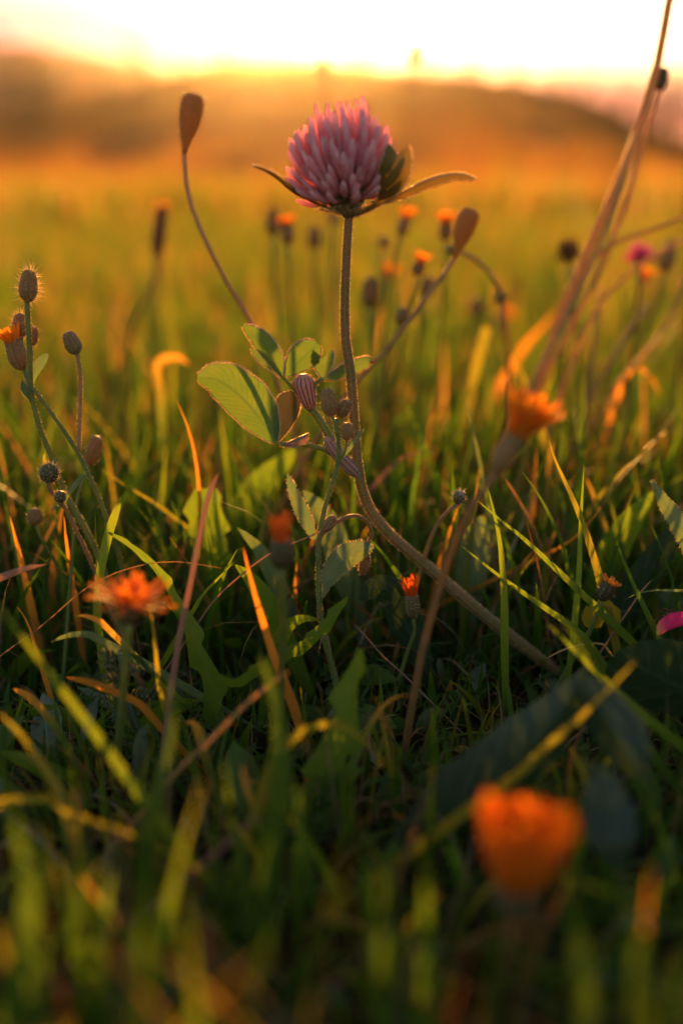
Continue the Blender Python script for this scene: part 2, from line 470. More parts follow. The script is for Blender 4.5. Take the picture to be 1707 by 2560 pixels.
# ------------------------------------------------------------------ the sward: uncountable blades, one object per kind
def cap_height(y):                 # the trodden strip in front of the clover is short
    if y < 0.262:
        py = np.interp(y, [0.0, 0.1, 0.15, 0.2, 0.262], [2600, 2200, 1950, 1760, 1590])
        d = ray(853.5, float(py))
        return max(0.012, CAM_H + d.z * y / d.y)
    return 1.0
def blades(name, label, n, y0, y1, wide, hmin, hmax, w0, w1, palette, mat, seed, lean=0.6, segs=5, cap=True, clump=0.0, zoff=0.0, margin=0.1, pts=None, thin=0.0):
    g = np.random.default_rng(seed)
    # uniform over the wedge in view and a margin each side
    ycand = g.uniform(0, 1, n)
    a0, a1 = wide * y0 + margin, wide * y1 + margin
    q = (-a0 + np.sqrt(a0 * a0 + ycand * (a1 * a1 - a0 * a0))) / (a1 - a0) if a1 - a0 > 1e-6 else ycand
    y = y0 + q * (y1 - y0)
    x = g.uniform(-1, 1, n) * (wide * y + margin)
    if clump > 0:
        nc = max(8, int(n / 14)); idx = g.integers(0, nc, n)
        x = x[idx] + g.normal(0, clump, n) * (1 + 0 * x); y = y[idx] + g.normal(0, clump, n)
    H = g.uniform(hmin, hmax, n) * g.uniform(0.7, 1.25, n)
    if cap:
        ch = np.array([cap_height(v) for v in np.clip(y, 0, 1)])
        H = np.minimum(H, ch * g.uniform(0.5, 1.15, n))
    if y0 < -0.5: H = np.where(y > -0.06, np.minimum(H, 0.05 + 0.9 * np.maximum(0, np.abs(x) - 0.03)), H)
    W = g.uniform(w0, w1, n)
    if thin: keep = (g.uniform(0, 1, n) > thin) | (y > 0.235); H = np.where(keep, H, 0.004)
    if pts is not None: x, y, pz_, H, W = pts
    az = g.uniform(0, 2 * math.pi, n); ln = np.abs(g.normal(0.25, lean, n)); fa = g.uniform(0, math.pi, n)
    pi_ = g.choice(len(palette), n, p=[p[0] for p in palette])
    cols = np.array([p[1] for p in palette])[pi_] * g.uniform(0.7, 1.3, (n, 1)); tips = np.array([p[2] for p in palette])[pi_]
    m = segs
    t = np.linspace(0, 1, m + 1)                       # root to tip
    ang = np.minimum(ln[:, None] * (0.35 + 1.25 * t[None, :]), 1.9)
    ds = (H * 1.08 / m)[:, None]
    out = np.concatenate([np.zeros((n, 1)), np.cumsum(np.sin(ang[:, :-1]) * ds, 1)], 1)
    up = np.concatenate([np.zeros((n, 1)), np.cumsum(np.cos(ang[:, :-1]) * ds, 1)], 1)
    gz = np.array([relief(float(a), float(b)) for a, b in zip(x, y)]) if y1 < 3.2 else np.full(n, -0.003)
    if pts is not None: gz = pz_
    px = x[:, None] + out * np.cos(az)[:, None]; py = y[:, None] + out * np.sin(az)[:, None]; pz = gz[:, None] + up - 0.002 + zoff
    w = W[:, None] * np.clip(1 - t[None, :] ** 2.2, 0.04, 1) * 0.5 * np.minimum(1, 0.6 + t[None, :])
    sx, sy = np.cos(fa)[:, None] * w, np.sin(fa)[:, None] * w
    Lf = np.stack([px - sx, py - sy, pz], -1); Rt = np.stack([px + sx, py + sy, pz], -1)
    V = np.stack([Lf, Rt], 2).reshape(-1, 3)
    base = (np.arange(n) * (2 * (m + 1)))[:, None]
    k = np.arange(m)[None, :] * 2
    F = np.stack([base + k, base + k + 1, base + k + 3, base + k + 2], -1).reshape(-1, 4)
    tt = np.clip((t[None, :, None] - 0.55) / 0.45, 0, 1) * g.uniform(0, 1, (n, 1, 1)) ** 1.5
    cc = cols[:, None, :] * (1 - tt) + tips[:, None, :] * tt
    cc = np.repeat(cc, 2, axis=1).reshape(-1, 3)
    me = bpy.data.meshes.new(name)
    me.vertices.add(len(V)); me.vertices.foreach_set('co', V.astype(np.float32).ravel())
    me.loops.add(F.size); me.loops.foreach_set('vertex_index', F.astype(np.int32).ravel())
    me.polygons.add(len(F)); me.polygons.foreach_set('loop_start', (np.arange(len(F)) * 4).astype(np.int32))
    me.polygons.foreach_set('use_smooth', np.ones(len(F), dtype=bool))
    a = me.attributes.new('col', 'FLOAT_COLOR', 'POINT')
    a.data.foreach_set('color', np.concatenate([cc, np.ones((len(cc), 1))], 1).astype(np.float32).ravel())
    me.materials.append(mat); me.update(calc_edges=True); me.validate()
    o = bpy.data.objects.new(name, me); C.objects.link(o)
    return tag(o, label, 'grass', kind='stuff')
GRN, GR2, YEL, DRY, RUS = (0.04, 0.11, 0.010), (0.07, 0.15, 0.014), (0.13, 0.16, 0.018), (0.27, 0.17, 0.07), (0.22, 0.09, 0.03)
ORT = (0.32, 0.16, 0.035)
M_sward = sward('meadow_grass')
M_straw = sward('dry_straw', 0.3, (1.3, 1.1, 0.7), 0.7)
blades('grass', 'short green turf growing round the clover stem', 20000, -0.15, 0.62, 0.55, 0.018, 0.056, 0.0011, 0.0030, [(0.45, (0.035, 0.09, 0.010), GRN), (0.35, GRN, YEL), (0.10, (0.09, 0.12, 0.015), ORT), (0.10, (0.14, 0.085, 0.03), ORT)], M_sward, 21, lean=0.75, segs=6, thin=0.6)  # near turf colours darkened to carry the foreground shade
blades('upright_grass', 'fresh green grass standing behind the clover stem', 6500, 0.30, 0.66, 0.55, 0.03, 0.066, 0.0012, 0.0032, [(0.45, (0.035, 0.10, 0.010), GR2), (0.35, GR2, YEL), (0.12, YEL, ORT), (0.08, DRY, ORT)], M_sward, 28, lean=0.45, segs=6)
blades('loose_grass', 'long loose grass blades arching over the shaded foreground', 420, 0.10, 0.25, 0.40, 0.03, 0.06, 0.0016, 0.0036, [(0.5, (0.04, 0.10, 0.010), GR2), (0.3, GR2, YEL), (0.12, (0.14, 0.16, 0.02), ORT), (0.08, DRY, ORT)], M_sward, 27, lean=0.95, segs=9)
blades('meadow_grass', 'blurred yellow green grass in the middle of the meadow', 38000, 0.6, 2.4, 0.65, 0.025, 0.075, 0.0018, 0.0042, [(0.35, GRN, YEL), (0.33, GR2, YEL), (0.17, YEL, ORT), (0.15, DRY, ORT)], M_sward, 22, lean=0.4, segs=4)
blades('far_grass', 'golden backlit grass stretching away to the hill', 56000, 2.3, 30.0, 0.85, 0.04, 0.12, 0.007, 0.02, [(0.3, GR2, YEL), (0.35, YEL, ORT), (0.35, DRY, ORT)], M_sward, 23, lean=0.35, segs=3, cap=False)
blades('straw_litter', 'brown dead straw lying between the grass roots', 6400, -0.12, 0.6, 0.55, 0.02, 0.055, 0.0005, 0.0014, [(0.5, (0.16, 0.10, 0.05), DRY), (0.3, RUS, ORT), (0.2, (0.3, 0.23, 0.14), DRY)], M_straw, 24, lean=1.4, segs=5)
blades('shading_grass', 'unseen taller grass added behind and beside the lens as shade', 15000, -0.8, 0.03, 0.0, 0.08, 0.15, 0.0014, 0.0032, [(0.6, (0.03, 0.07, 0.009), GRN), (0.4, GRN, YEL)], M_sward, 25, lean=0.3, segs=5, cap=False, margin=0.55)  # unseen tall blades added to dim the skylight on the foreground
blades('weeds', 'loose tall weeds and seeding grass at the foot of the hill', 4600, 4.0, 34.0, 0.85, 0.12, 0.36, 0.008, 0.03, [(0.4, YEL, ORT), (0.4, DRY, ORT), (0.2, RUS, RUS)], M_sward, 26, lean=0.3, segs=4, cap=False, clump=0.16)
hg = np.random.default_rng(41); nh = 60000
ha = hg.uniform(R(-46), R(46), nh); hr = 24 * (520 / 24.0) ** hg.uniform(0, 1, nh)
pat = np.array([noise.noise((a * 9 + 3.3, math.log(r) * 2.2, 7)) for a, r in zip(ha, hr)])
ok = pat + hg.normal(0, .12, nh) > -0.12
ha, hr = ha[ok], hr[ok]; nh = len(ha)
hz_ = np.array([hill.z(float(a), float(r)) if r > 28 else -0.1 for a, r in zip(ha, hr)])
blades('hill_grass', 'backlit dry grass clothing the slope of the hill', nh, 20, 520, 0.5, 1, 1, 1, 1, [(0.25, YEL, ORT), (0.4, (0.22, 0.12, 0.04), ORT), (0.35, (0.24, 0.10, 0.04), RUS)], M_sward, 42, lean=0.3, segs=2, cap=False,
       pts=(hr * np.sin(ha), hr * np.cos(ha), hz_, np.clip(hr * 0.006, 0.2, 2.2) * hg.uniform(.6, 1.3, nh), hr * 0.006 * hg.uniform(.5, 1.2, nh)))
# ------------------------------------------------------------------ plant materials
M_clover_leaf = leafy('clover_leaf', (0.06, 0.11, 0.03), (0.13, 0.23, 0.025), 0.4, veins=('pinnate', 15), rough=0.5)
M_clover_dark = leafy('clover_leaf_dark', (0.035, 0.045, 0.022), (0.07, 0.06, 0.02), 0.3, veins=('pinnate', 15), rough=0.6)  # darker, browner copy of the clover leaf colour
M_bract = leafy('clover_bract', (0.10, 0.085, 0.02), (0.16, 0.11, 0.015), 0.35, veins=('pinnate', 13), rough=0.5)
M_grey_leaf = leafy('grey_green_leaf', (0.10, 0.145, 0.085), (0.15, 0.24, 0.05), 0.35, veins=('pinnate', 9), rough=0.5)
M_thin_leaf = leafy('thin_green_leaf', (0.055, 0.12, 0.012), (0.16, 0.28, 0.015), 0.45, veins=('pinnate', 10), rough=0.42)  # thin bright green leaf tissue
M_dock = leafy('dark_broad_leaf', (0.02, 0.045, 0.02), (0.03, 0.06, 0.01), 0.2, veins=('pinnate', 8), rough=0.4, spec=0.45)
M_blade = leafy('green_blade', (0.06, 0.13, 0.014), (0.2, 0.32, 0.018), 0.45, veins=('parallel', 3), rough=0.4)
M_blade_deep_shade = leafy('deep_green_shaded_blade', (0.03, 0.075, 0.010), (0.09, 0.18, 0.012), 0.4, veins=('parallel', 3), rough=0.4)  # darker copy of the green blade, foreground shade put into its colour
M_blade_tip = leafy('green_blade_orange_lit_tip', (0.055, 0.11, 0.03), (0.2, 0.3, 0.03), 0.45, veins=('parallel', 3), tipcol=((0.5, 0.24, 0.05), (0.8, 0.36, 0.03)), tip=(0.05, 0.4))  # orange tip colour also paints sunlit tips and a leaf highlight
M_blade_yel = leafy('yellowing_blade', (0.11, 0.125, 0.016), (0.3, 0.29, 0.018), 0.45, veins=('parallel', 3))
M_blade_org = leafy('orange_dying_blade', (0.32, 0.15, 0.03), (0.7, 0.3, 0.02), 0.45, veins=('parallel', 3), c2=(0.25, 0.14, 0.03))
M_straw_pink = leafy('dry_pinkish_stalk', (0.30, 0.17, 0.11), (0.3, 0.15, 0.07), 0.2, veins=('parallel', 2.5), rough=0.65, c2=(0.2, 0.11, 0.07))
M_straw_pale = leafy('pale_dry_straw', (0.42, 0.30, 0.11), (0.6, 0.37, 0.1), 0.35, veins=('parallel', 2), rough=0.6)
M_stem_clover = leafy('clover_stem', (0.19, 0.15, 0.03), (0.4, 0.27, 0.03), 0.22, veins=('parallel', 4), c2=(0.27, 0.165, 0.085), rough=0.55, scale=120)
M_stem_green = leafy('green_stem', (0.13, 0.18, 0.04), (0.3, 0.34, 0.04), 0.25, veins=('parallel', 3), rough=0.5)
M_stem_red = leafy('reddish_stem', (0.26, 0.16, 0.06), (0.4, 0.2, 0.05), 0.25, veins=('parallel', 3), rough=0.55)
M_bud = leafy('bud_bracts', (0.17, 0.15, 0.055), (0.4, 0.28, 0.05), 0.3, veins=('parallel', 5), c2=(0.24, 0.13, 0.06), rough=0.6)
M_club = leafy('seed_club', (0.24, 0.17, 0.045), (0.5, 0.32, 0.04), 0.38, veins=('parallel', 5), c2=(0.28, 0.16, 0.05), rough=0.6)
M_bud_dark = leafy('dark_bud_bracts', (0.075, 0.065, 0.025), (0.2, 0.14, 0.03), 0.2, veins=('parallel', 5), rough=0.55)
M_orange = leafy('orange_ray', (0.80, 0.24, 0.010), (0.95, 0.30, 0.008), 0.5, c2=(0.78, 0.15, 0.01), t2=(0.95, 0.22, 0.01), veins=('parallel', 3), rough=0.55, scale=180)
M_red_orange = leafy('red_orange_ray', (0.70, 0.11, 0.012), (0.9, 0.15, 0.01), 0.5, c2=(0.75, 0.2, 0.02), veins=('parallel', 3), rough=0.55, scale=180)
M_floret = leafy('pink_floret', (0.94, 0.37, 0.42), (0.98, 0.50, 0.50), 0.6, c2=(0.97, 0.72, 0.68), t2=(0.98, 0.68, 0.66), veins=('parallel', 2), tipcol=((0.52, 0.26, 0.22), (0.6, 0.28, 0.16)), tip=(0.0, 0.5), rough=0.5, scale=300)
M_floret_bg = leafy('magenta_floret', (0.6, 0.12, 0.4), (0.8, 0.2, 0.45), 0.5, rough=0.5)
M_brown_head = leafy('withered_floret', (0.13, 0.06, 0.035), (0.3, 0.11, 0.04), 0.3, rough=0.8, c2=(0.2, 0.09, 0.04))
M_magenta = leafy('fallen_magenta_petal', (0.6, 0.02, 0.16), (0.7, 0.05, 0.2), 0.4, veins=('parallel', 2.5), rough=0.5, tipcol=((0.8, 0.45, 0.1), (0.8, 0.4, 0.1)), tip=(0.0, 0.2))
M_stip = leafy('papery_stipule', (0.42, 0.30, 0.26), (0.5, 0.3, 0.2), 0.35, c2=(0.34, 0.24, 0.2), veins=None, rough=0.6)
M_stripe = leafy('stipule_stripe', (0.13, 0.04, 0.06), (0.2, 0.05, 0.05), 0.2, rough=0.6)
M_calyx = leafy('calyx_green', (0.12, 0.12, 0.04), (0.25, 0.2, 0.04), 0.3, rough=0.6)
M_hair = leafy('plant_hair', (0.75, 0.62, 0.42), (0.95, 0.75, 0.42), 0.65, rough=0.4, bump=0)
M_feather = leafy('feathery_leaf', (0.08, 0.11, 0.06), (0.2, 0.22, 0.05), 0.4, rough=0.5, tipcol=((0.5, 0.3, 0.12), (0.75, 0.42, 0.12)), tip=(0.0, 0.12))  # golden tip colour paints the sunlight caught on the leaf tips
M_feather_low = leafy('low_feathery_leaf', (0.045, 0.085, 0.025), (0.12, 0.17, 0.02), 0.4, rough=0.6, spec=0.15)
M_mite = leafy('red_shell', (0.5, 0.03, 0.01), (0.4, 0.04, 0.01), 0.1, rough=0.3)

def pts3(tr): return [at(*t) for t in tr]
def pxm(p): return depth(p) / FPX            # metres per photograph pixel at a point
def to_ground(P):
    """continue a stem or blade from its last point down into the turf"""
    a, b = P[-2], P[-1]
    gz = relief(b.x, b.y) - 0.003
    if b.z <= gz + 0.001: return P
    d = (b - a); d.z = min(d.z, -0.25 * d.length); d.normalize()
    k = min((b.z - gz) / max(0.2, -d.z), 0.06)
    q = b + d * k; q.z = gz
    return P + [q]
def leaf(parent, name, tr, wpx, mat, hair=0, **k):
    P = pts3(tr) if not isinstance(tr[0], Vector) else tr
    w = wpx * pxm(P[len(P) // 2])
    mb = MB()
    k.setdefault('n', 14); k.setdefault('cross', 2); k.setdefault('prof', p_lance)
    ribbon(mb, P, w, **k)
    o = mb.build(name, mat, parent)
    if hair:
        m = 2 * k['cross'] + 1; n = k['n']; o0 = origin(o)
        V = [v.co.copy() for v in o.data.vertices]; pts, dirs = [], []
        r = random.Random(len(V) + int(wpx))
        for side in (0, m - 1):
            for _ in range(int(hair * 1.6)):
                i = r.randrange(n - 1); t = r.random()
                p = V[i * m + side].lerp(V[(i + 1) * m + side], t)
                c = V[i * m + m // 2].lerp(V[(i + 1) * m + m // 2], t)
                e = p - c
                if e.length < 1e-6: continue
                pts.append(p + o0); dirs.append(e.normalized() + Vector((0, 0, 0.25)))
        hairs(o, pts, dirs, 0.0008, 0.00015, M_hair, seed=int(wpx) + len(V), jit=0.5)
    return o
def stem(parent, tr, rpx, mat, name='stem', ground=False, n=16, sides=8, hair=0, hl=0.0005):
    P = pts3(tr) if not isinstance(tr[0], Vector) else tr
    if ground: P = to_ground(P)
    k = pxm(P[len(P) // 2])
    if isinstance(rpx, (tuple, list)): rad = (rpx[0] * k, rpx[1] * k)
    else: rad = rpx * k
    mb = MB(); tube(mb, P, rad, n=n, sides=sides, wob=0.12, seed=rnd.random() * 9)
    o = mb.build(name, mat, parent)
    if hair: hair_on(o, hair * 2, hl * 1.2, 0.00007, M_hair, seed=hair, jit=0.3)
    return o
def lathe(mb, base, ax, prof, sides=20, ridge=0.10, nr=10, phase=0.0):
    ax = ax.normalized()
    u = ax.orthogonal().normalized(); w = ax.cross(u)
    v, f, l = [], [], []
    for i, (h, r) in enumerate(prof):
        for k in range(sides):
            a = 2 * math.pi * k / sides
            rr = r * (1 + ridge * math.cos(nr * a + phase))
            v.append(base + ax * h + (u * math.cos(a) + w * math.sin(a)) * rr)
            l.append((h / max(1e-9, prof[-1][0]), k / sides * 2 - 1, 0))
    for i in range(len(prof) - 1):
        for k in range(sides):
            k2 = (k + 1) % sides
            f.append((i * sides + k, i * sides + k2, (i + 1) * sides + k2, (i + 1) * sides + k))
    f.append(tuple(range(sides))[::-1]); f.append(tuple(range((len(prof) - 1) * sides, len(prof) * sides)))
    mb.add(v, f, l)
BUD = [(0, 0.28), (0.05, 0.55), (0.15, 0.82), (0.32, 1.0), (0.5, 0.98), (0.7, 0.88), (0.86, 0.74), (0.95, 0.6), (1.0, 0.28)]
CUP = [(0, 0.3), (0.08, 0.62), (0.2, 0.85), (0.4, 1.0), (0.6, 0.95), (0.8, 0.86), (1.0, 0.82)]
CLUB = [(0, 0.2), (0.12, 0.3), (0.25, 0.48), (0.4, 0.72), (0.55, 0.9), (0.72, 1.0), (0.86, 0.98), (0.94, 0.85), (0.985, 0.55), (1.0, 0.2)]
def axis_px(p, a, b, tilt=0.0):
    """direction of a head from pixel a to pixel b at the depth of p; tilt leans it away from the lens"""
    q = at(a[0], a[1], p.y); r = at(b[0], b[1], p.y)
    d = (r - q); L = d.length
    return (d / L + Vector((0, tilt, 0))).normalized(), L
def bud(parent, a, b, y, wpx, mat, shape=BUD, hair=0, hl=0.0012, name='bud', tilt=0.1, nr=9, up=0.2):
    p = at(a[0], a[1], y)
    ax, L = axis_px(p, a, b, tilt)
    r = wpx * 0.5 * pxm(p)
    mb = MB(); lathe(mb, p, ax, [(h * L, q * r) for h, q in shape], nr=nr, sides=36 if nr == 9 else 24, ridge=.11)
    o = mb.build(name, mat, parent)
    if hair: hair_on(o, int(hair * 0.9), hl * 1.35, 0.00010, M_hair, seed=hair + int(wpx), jit=0.5, up=up)
    return o
def petal_mesh(name, L, w, mat, bend=0.4, teeth=3):
    v, f, l = [], [], []
    n, c = 6, 2
    for i in range(n):
        t = i / (n - 1)
        for k in range(2 * c + 1):
            u = (k - c) / c
            ww = w * 0.5 * min(1, 0.45 + t * 0.9) * (1.0 if t < 0.95 else 0.82)
            z = L * t + (L * 0.07 * (1 if k % 2 == 0 else -0.6) if i == n - 1 else 0)
            v.append((bend * L * t * t * 0.5 - abs(u) * w * 0.12, u * ww, z)); l.append((t, u, 0))
    m = 2 * c + 1
    for i in range(n - 1):
        for k in range(m - 1):
            a = i * m + k; f.append((a, a + 1, a + m + 1, a + m))
    return v, f, l
def petals(parent, p, ax, n, L, w, mat, spread, bend, r0, single=True, seed=1, jit=0.15, name='petal', rings=((1.0, 1.0), (0.55, 0.75))):
    """strap-shaped rays round the axis; spread = angle from the axis"""
    r = random.Random(seed)
    u = ax.orthogonal().normalized(); o0 = origin(parent)
    pv, pf, pl = petal_mesh(name, L, w, mat, bend)
    me = mesh_data(name, pv, pf, mat, True, pl)
    mb = MB()
    for ring, (ks, kl) in enumerate(rings):
        for i in range(n):
            a = 2 * math.pi * (i + 0.5 * ring) / n + r.uniform(-jit, jit)
            rad = Quaternion(ax, a) @ u
            s = spread * ks * (1 + r.uniform(-jit, jit) * 1.5)
            z = (ax * math.cos(s) + rad * math.sin(s)).normalized()
            x = (rad * math.cos(s) - ax * math.sin(s)).normalized()
            y = z.cross(x)
            k = kl * (1 + r.uniform(-jit, jit))
            M = Matrix((( x.x, y.x, z.x, 0), (x.y, y.y, z.y, 0), (x.z, y.z, z.z, 0), (0, 0, 0, 1))) @ Matrix.Diagonal((k, 1, k, 1))
            q = p + rad * r0 * ks
            if single:
                o = bpy.data.objects.new(name, me); C.objects.link(o); o.parent = parent
                o.matrix_local = Matrix.Translation(q - o0) @ M
            else:
                mb.add([q + (M @ Vector(vv)) for vv in pv], pf, pl)
    if not single: mb.build(name, mat, parent)
def hawk(label, a, b, y, wpx, stem_tr, petal, group=None, mat=None, bmat=None, spread=0.35, bend=0.2, single=True, hair=0, name='hawkweed', n=14, smat=None, srpx=5, tilt=0.05, rings=((1.0, 1.0), (0.55, 0.75)), pw=2.0, jit=.15):
    """an orange hawkweed: stem, bract cup (a -> b in pixels), rays of length petal pixels"""
    S = to_ground([at(a[0], a[1], y)] + pts3(stem_tr))
    root = thing(name, S[-1], label, 'flower', group)
    stem(root, S, (srpx, srpx * 1.15), smat or M_stem_red, n=20)
    p = at(a[0], a[1], y)
    bud(root, a, b, y, wpx, bmat or M_bud_dark, CUP, hair=hair, name='involucre', tilt=tilt)
    ax, L = axis_px(p, a, b, tilt)
    k = pxm(p)
    petals(root, p + ax * L * 0.75, ax, n, petal * k, pw * wpx * k / 8, mat or M_orange, spread, bend, wpx * 0.3 * k, single, seed=int(a[0]), name='petal' if single else 'corolla', rings=rings, jit=jit)
    return root
def budstalk(label, a, b, y, wpx, stem_tr, mat=None, group=None, shape=BUD, hair=0, smat=None, srpx=4, name='budding_stalk', cat='bud'):
    S = to_ground([at(a[0], a[1], y)] + pts3(stem_tr))
    root = thing(name, S[-1], label, cat, group)
    stem(root, S, (srpx, srpx * 1.2), smat or M_stem_red, n=20)
    bud(root, a, b, y, wpx, mat or M_bud, shape, hair=hair)
    return root

# ------------------------------------------------------------------ the red clover in the middle
FY = 0.262
st = [(872, 538, .262), (866, 640, .262), (862, 760, .262), (864, 850, .262), (875, 922, .262), (882, 1010, .262), (890, 1124, .261), (897, 1182, .260), (906, 1228, .26), (932, 1285, .26), (978, 1339, .259), (1024, 1380, .259), (1096, 1440, .258), (1178, 1511, .257), (1265, 1582, .256), (1342, 1642, .256), (1402, 1692, .259)]
SP_ = to_ground(pts3(st))
clover = thing('clover', SP_[-1], 'tall pink clover with a bowed hairy stem, in sharp focus', 'clover')
K = pxm(at(872, 900, FY))
mb = MB(); tube(mb, SP_, lambda t: (10 + 4.5 * min(1, t * 1.4)) * K, n=60, sides=12, wob=0.07, seed=2)
cs = mb.build('stem', M_stem_clover, clover)
hair_on(cs, 11000, 0.0006, 0.00007, M_hair, seed=5, jit=0.25)
nk = at(872, 540, FY)
hax, HL = axis_px(nk, (872, 540), (836, 262), 0.06)
hu = hax.orthogonal().normalized(); hw = hax.cross(hu)
mb = MB(); lathe(mb, nk - hax * 0.0004, hax, [(0, .0011), (.0015, .0022), (.003, .0040), (.006, .0058), (.010, .0062), (.014, .0050), (.0175, .0028), (.019, .0006)], ridge=0.03)
head = mb.build('flower_head', M_calyx, clover)
def floret_mesh(name, seed):
    r = random.Random(seed)
    rings = [(0, .42, .42), (.22, .5, .46), (.48, .72, .62), (.68, 1.05, .9), (.86, 1.1, .85), (.96, .75, .5), (1.0, .2, .14)]
    v, f, l = [], [], []
    s = 6
    for t, a, b in rings:
        for k in range(s):
            an = 2 * math.pi * k / s
            ox = -0.0016 * math.sin(math.pi * t) + 0.0006 * t * t
            v.append((ox + a * .00075 * math.cos(an) * (1.15 if k == 0 else 1), b * .00075 * math.sin(an), t * 0.013)); l.append((t, k / s * 2 - 1, seed))
    for i in range(len(rings) - 1):
        for k in range(s): f.append((i * s + k, i * s + (k + 1) % s, (i + 1) * s + (k + 1) % s, (i + 1) * s + k))
    f.append(tuple(range((len(rings) - 1) * s, len(rings) * s)))
    return mesh_data(name, v, f, M_floret, True, l)
fl_me = [floret_mesh('floret', k) for k in range(3)]
def put_florets(headobj, base, ax, n, mes, kr, kz, thmax, seed, name='floret', scale=1.0, spikes=True):
    r = random.Random(seed)
    u = ax.orthogonal().normalized(); w = ax.cross(u); o0 = origin(headobj)
    for i in range(n):
        c = 1 - (i + 0.5) / n * (1 - math.cos(thmax)); th = math.acos(c); ph = i * 2.399963 + r.uniform(-.2, .2)
        rad = u * math.cos(ph) + w * math.sin(ph)
        inner = i % 4 == 3
        k = (0.80 if inner else 1.0) * r.uniform(0.93, 1.05)
        if spikes and th < 0.75: k *= r.choice((0.86, 0.92, 0.98, 1.03, 1.10))
        tip = base + (rad * (kr * math.sin(th) * k) + ax * (.0105 * kz / .0155 + kz * math.cos(th) * k)) * scale
        bs = base + (rad * (.0034 * math.sin(th)) + ax * (.0058 + .0045 * math.cos(th))) * scale
        z = tip - bs; L = z.length; z.normalize()
        x = (ax - z * ax.dot(z)); x = x.normalized() if x.length > 1e-4 else z.orthogonal().normalized()
        x = -x if False else x
        y = z.cross(x)
        kk = L / 0.013
        wd = r.uniform(.95, 1.5) * scale
        M = Matrix(((x.x, y.x, z.x, 0), (x.y, y.y, z.y, 0), (x.z, y.z, z.z, 0), (0, 0, 0, 1))) @ Matrix.Rotation(r.uniform(-.25, .25), 4, 'Z') @ Matrix.Diagonal((kk * (1 if th > .5 else .5), wd, kk, 1))
        o = bpy.data.objects.new(name, mes[i % len(mes)]); C.objects.link(o); o.parent = headobj
        o.matrix_local = Matrix.Translation(bs - o0) @ M
put_florets(head, nk, hax, 200, fl_me, .0143, .0166, R(114), 4)
hp, hd = [], []
for i in range(1100):                                  # downy green calyx teeth under the head
    a = rnd.uniform(0, 2 * math.pi); rr = rnd.uniform(.0012, .0075)
    hp.append(nk + (hu * math.cos(a) + hw * math.sin(a)) * rr + hax * (.0002 + rr * .36)); hd.append((hu * math.cos(a) + hw * math.sin(a)) * 1.2 - hax * .5)
hairs(head, hp, hd, .0011, .00015, M_hair, 9, .6)
# bracts under the head
leaf(clover, 'bract', [(630, 414, .257), (662, 428, .258), (695, 450, .259), (730, 480, .260), (800, 515, .2615), (868, 538, FY)], 26, M_bract, hair=200, n=20, cross=2, fold=0.9, face=1.15, prof=lambda t: max(.05, math.sin(math.pi * min(1, t ** .8)) * .9 + .1 * (1 - t)))
leaf(clover, 'bract', [(994, 384, .252), (988, 420, .252), (975, 455, .254), (957, 496, .258), (915, 524, .261), (874, 540, FY)], 78, M_bract, hair=260, n=22, cross=3, fold=0.12, face=0.1, lobe=.0022, prof=lambda t: np.interp(t, [0, .05, .2, .38, .52, .62, 1], [.62, .82, 1, .86, .5, .16, .1]))
leaf(clover, 'bract', [(1191, 447, .252), (1165, 436, .252), (1120, 436, .253), (1060, 455, .255), (1000, 485, .258), (960, 502, .26), (915, 526, .261), (874, 540, FY)], 34, M_bract, hair=330, n=26, cross=2, fold=0.75, face=0.75, prof=lambda t: np.interp(t, [0, .06, .3, .5, .66, .75, 1], [.15, .7, 1, .9, .55, .3, .2]))
# leaf below, three leaflets on one stalk
stem(clover, [(700, 1110, .258), (756, 1111, .258), (810, 1124, .259), (850, 1152, .26), (893, 1183, .26)], (5, 7), M_stem_green, 'leaf_stalk', hair=160)
leaf(clover, 'leaflet', [(493, 944, .256), (545, 950, .257), (600, 990, .258), (648, 1045, .2585), (690, 1108, .258)], 128, M_clover_leaf, hair=420, n=26, cross=4, fold=0.22, face=0.12, prof=lambda t: np.interp(t, [0, .06, .25, .5, .72, .9, 1], [.12, .42, .86, 1, .86, .45, .08]))
leaf(clover, 'leaflet', [(728, 977, .262), (722, 1020, .2615), (708, 1065, .26), (694, 1106, .258)], 74, M_clover_dark, hair=120, n=20, cross=3, fold=0.35, face=-0.35, prof=p_obov)
leaf(clover, 'leaflet', [(771, 1083, .255), (745, 1094, .2555), (718, 1106, .257), (696, 1112, .258)], 40, M_straw_pink, hair=60, n=16, cross=2, fold=0.8, face=1.1, prof=p_obov)
# papery stipules hugging the stem
def stipule(tr, w0, w1, nstr):
    P = pts3(tr); k = pxm(P[0]); mb = MB()
    tube(mb, P, lambda t: (w0 + (w1 - w0) * t) * k * (0.35 + .65 * min(1, t * 5)) * (1 if t < .8 else 1 - (t - .8) * 1.5), n=14, sides=12, wob=0.05)
    o = mb.build('stipule', M_stip, clover)
    T = frames(smooth_path(P, 14)); Q = smooth_path(P, 14)
    for s in range(nstr):
        a = math.pi * (0.15 + 0.7 * s / max(1, nstr - 1)) + math.pi
        pp = []
        for i in range(1, 13):
            t = i / 13.0; r_ = (w0 + (w1 - w0) * t) * k * (0.35 + .65 * min(1, t * 5)) * (1 if t < .8 else 1 - (t - .8) * 1.5)
            sx = T[i].cross(Vector((0, 1, 0))).normalized(); fy = T[i].cross(sx).normalized()
            if fy.y > 0: fy = -fy
            pp.append(Q[i] + (sx * math.cos(a) - fy * math.sin(a)) * r_ * .985)
        m2 = MB(); tube(m2, pp, (1.1 * k, 1.3 * k), n=10, sides=5); m2.build('stripe', M_stripe, o)
    hair_on(o, 300, .0008, .00011, M_hair, 4)
    return o
stipule([(814, 1092, .2585), (838, 1128, .259), (868, 1160, .2595), (897, 1188, .26)], 17, 17, 4)
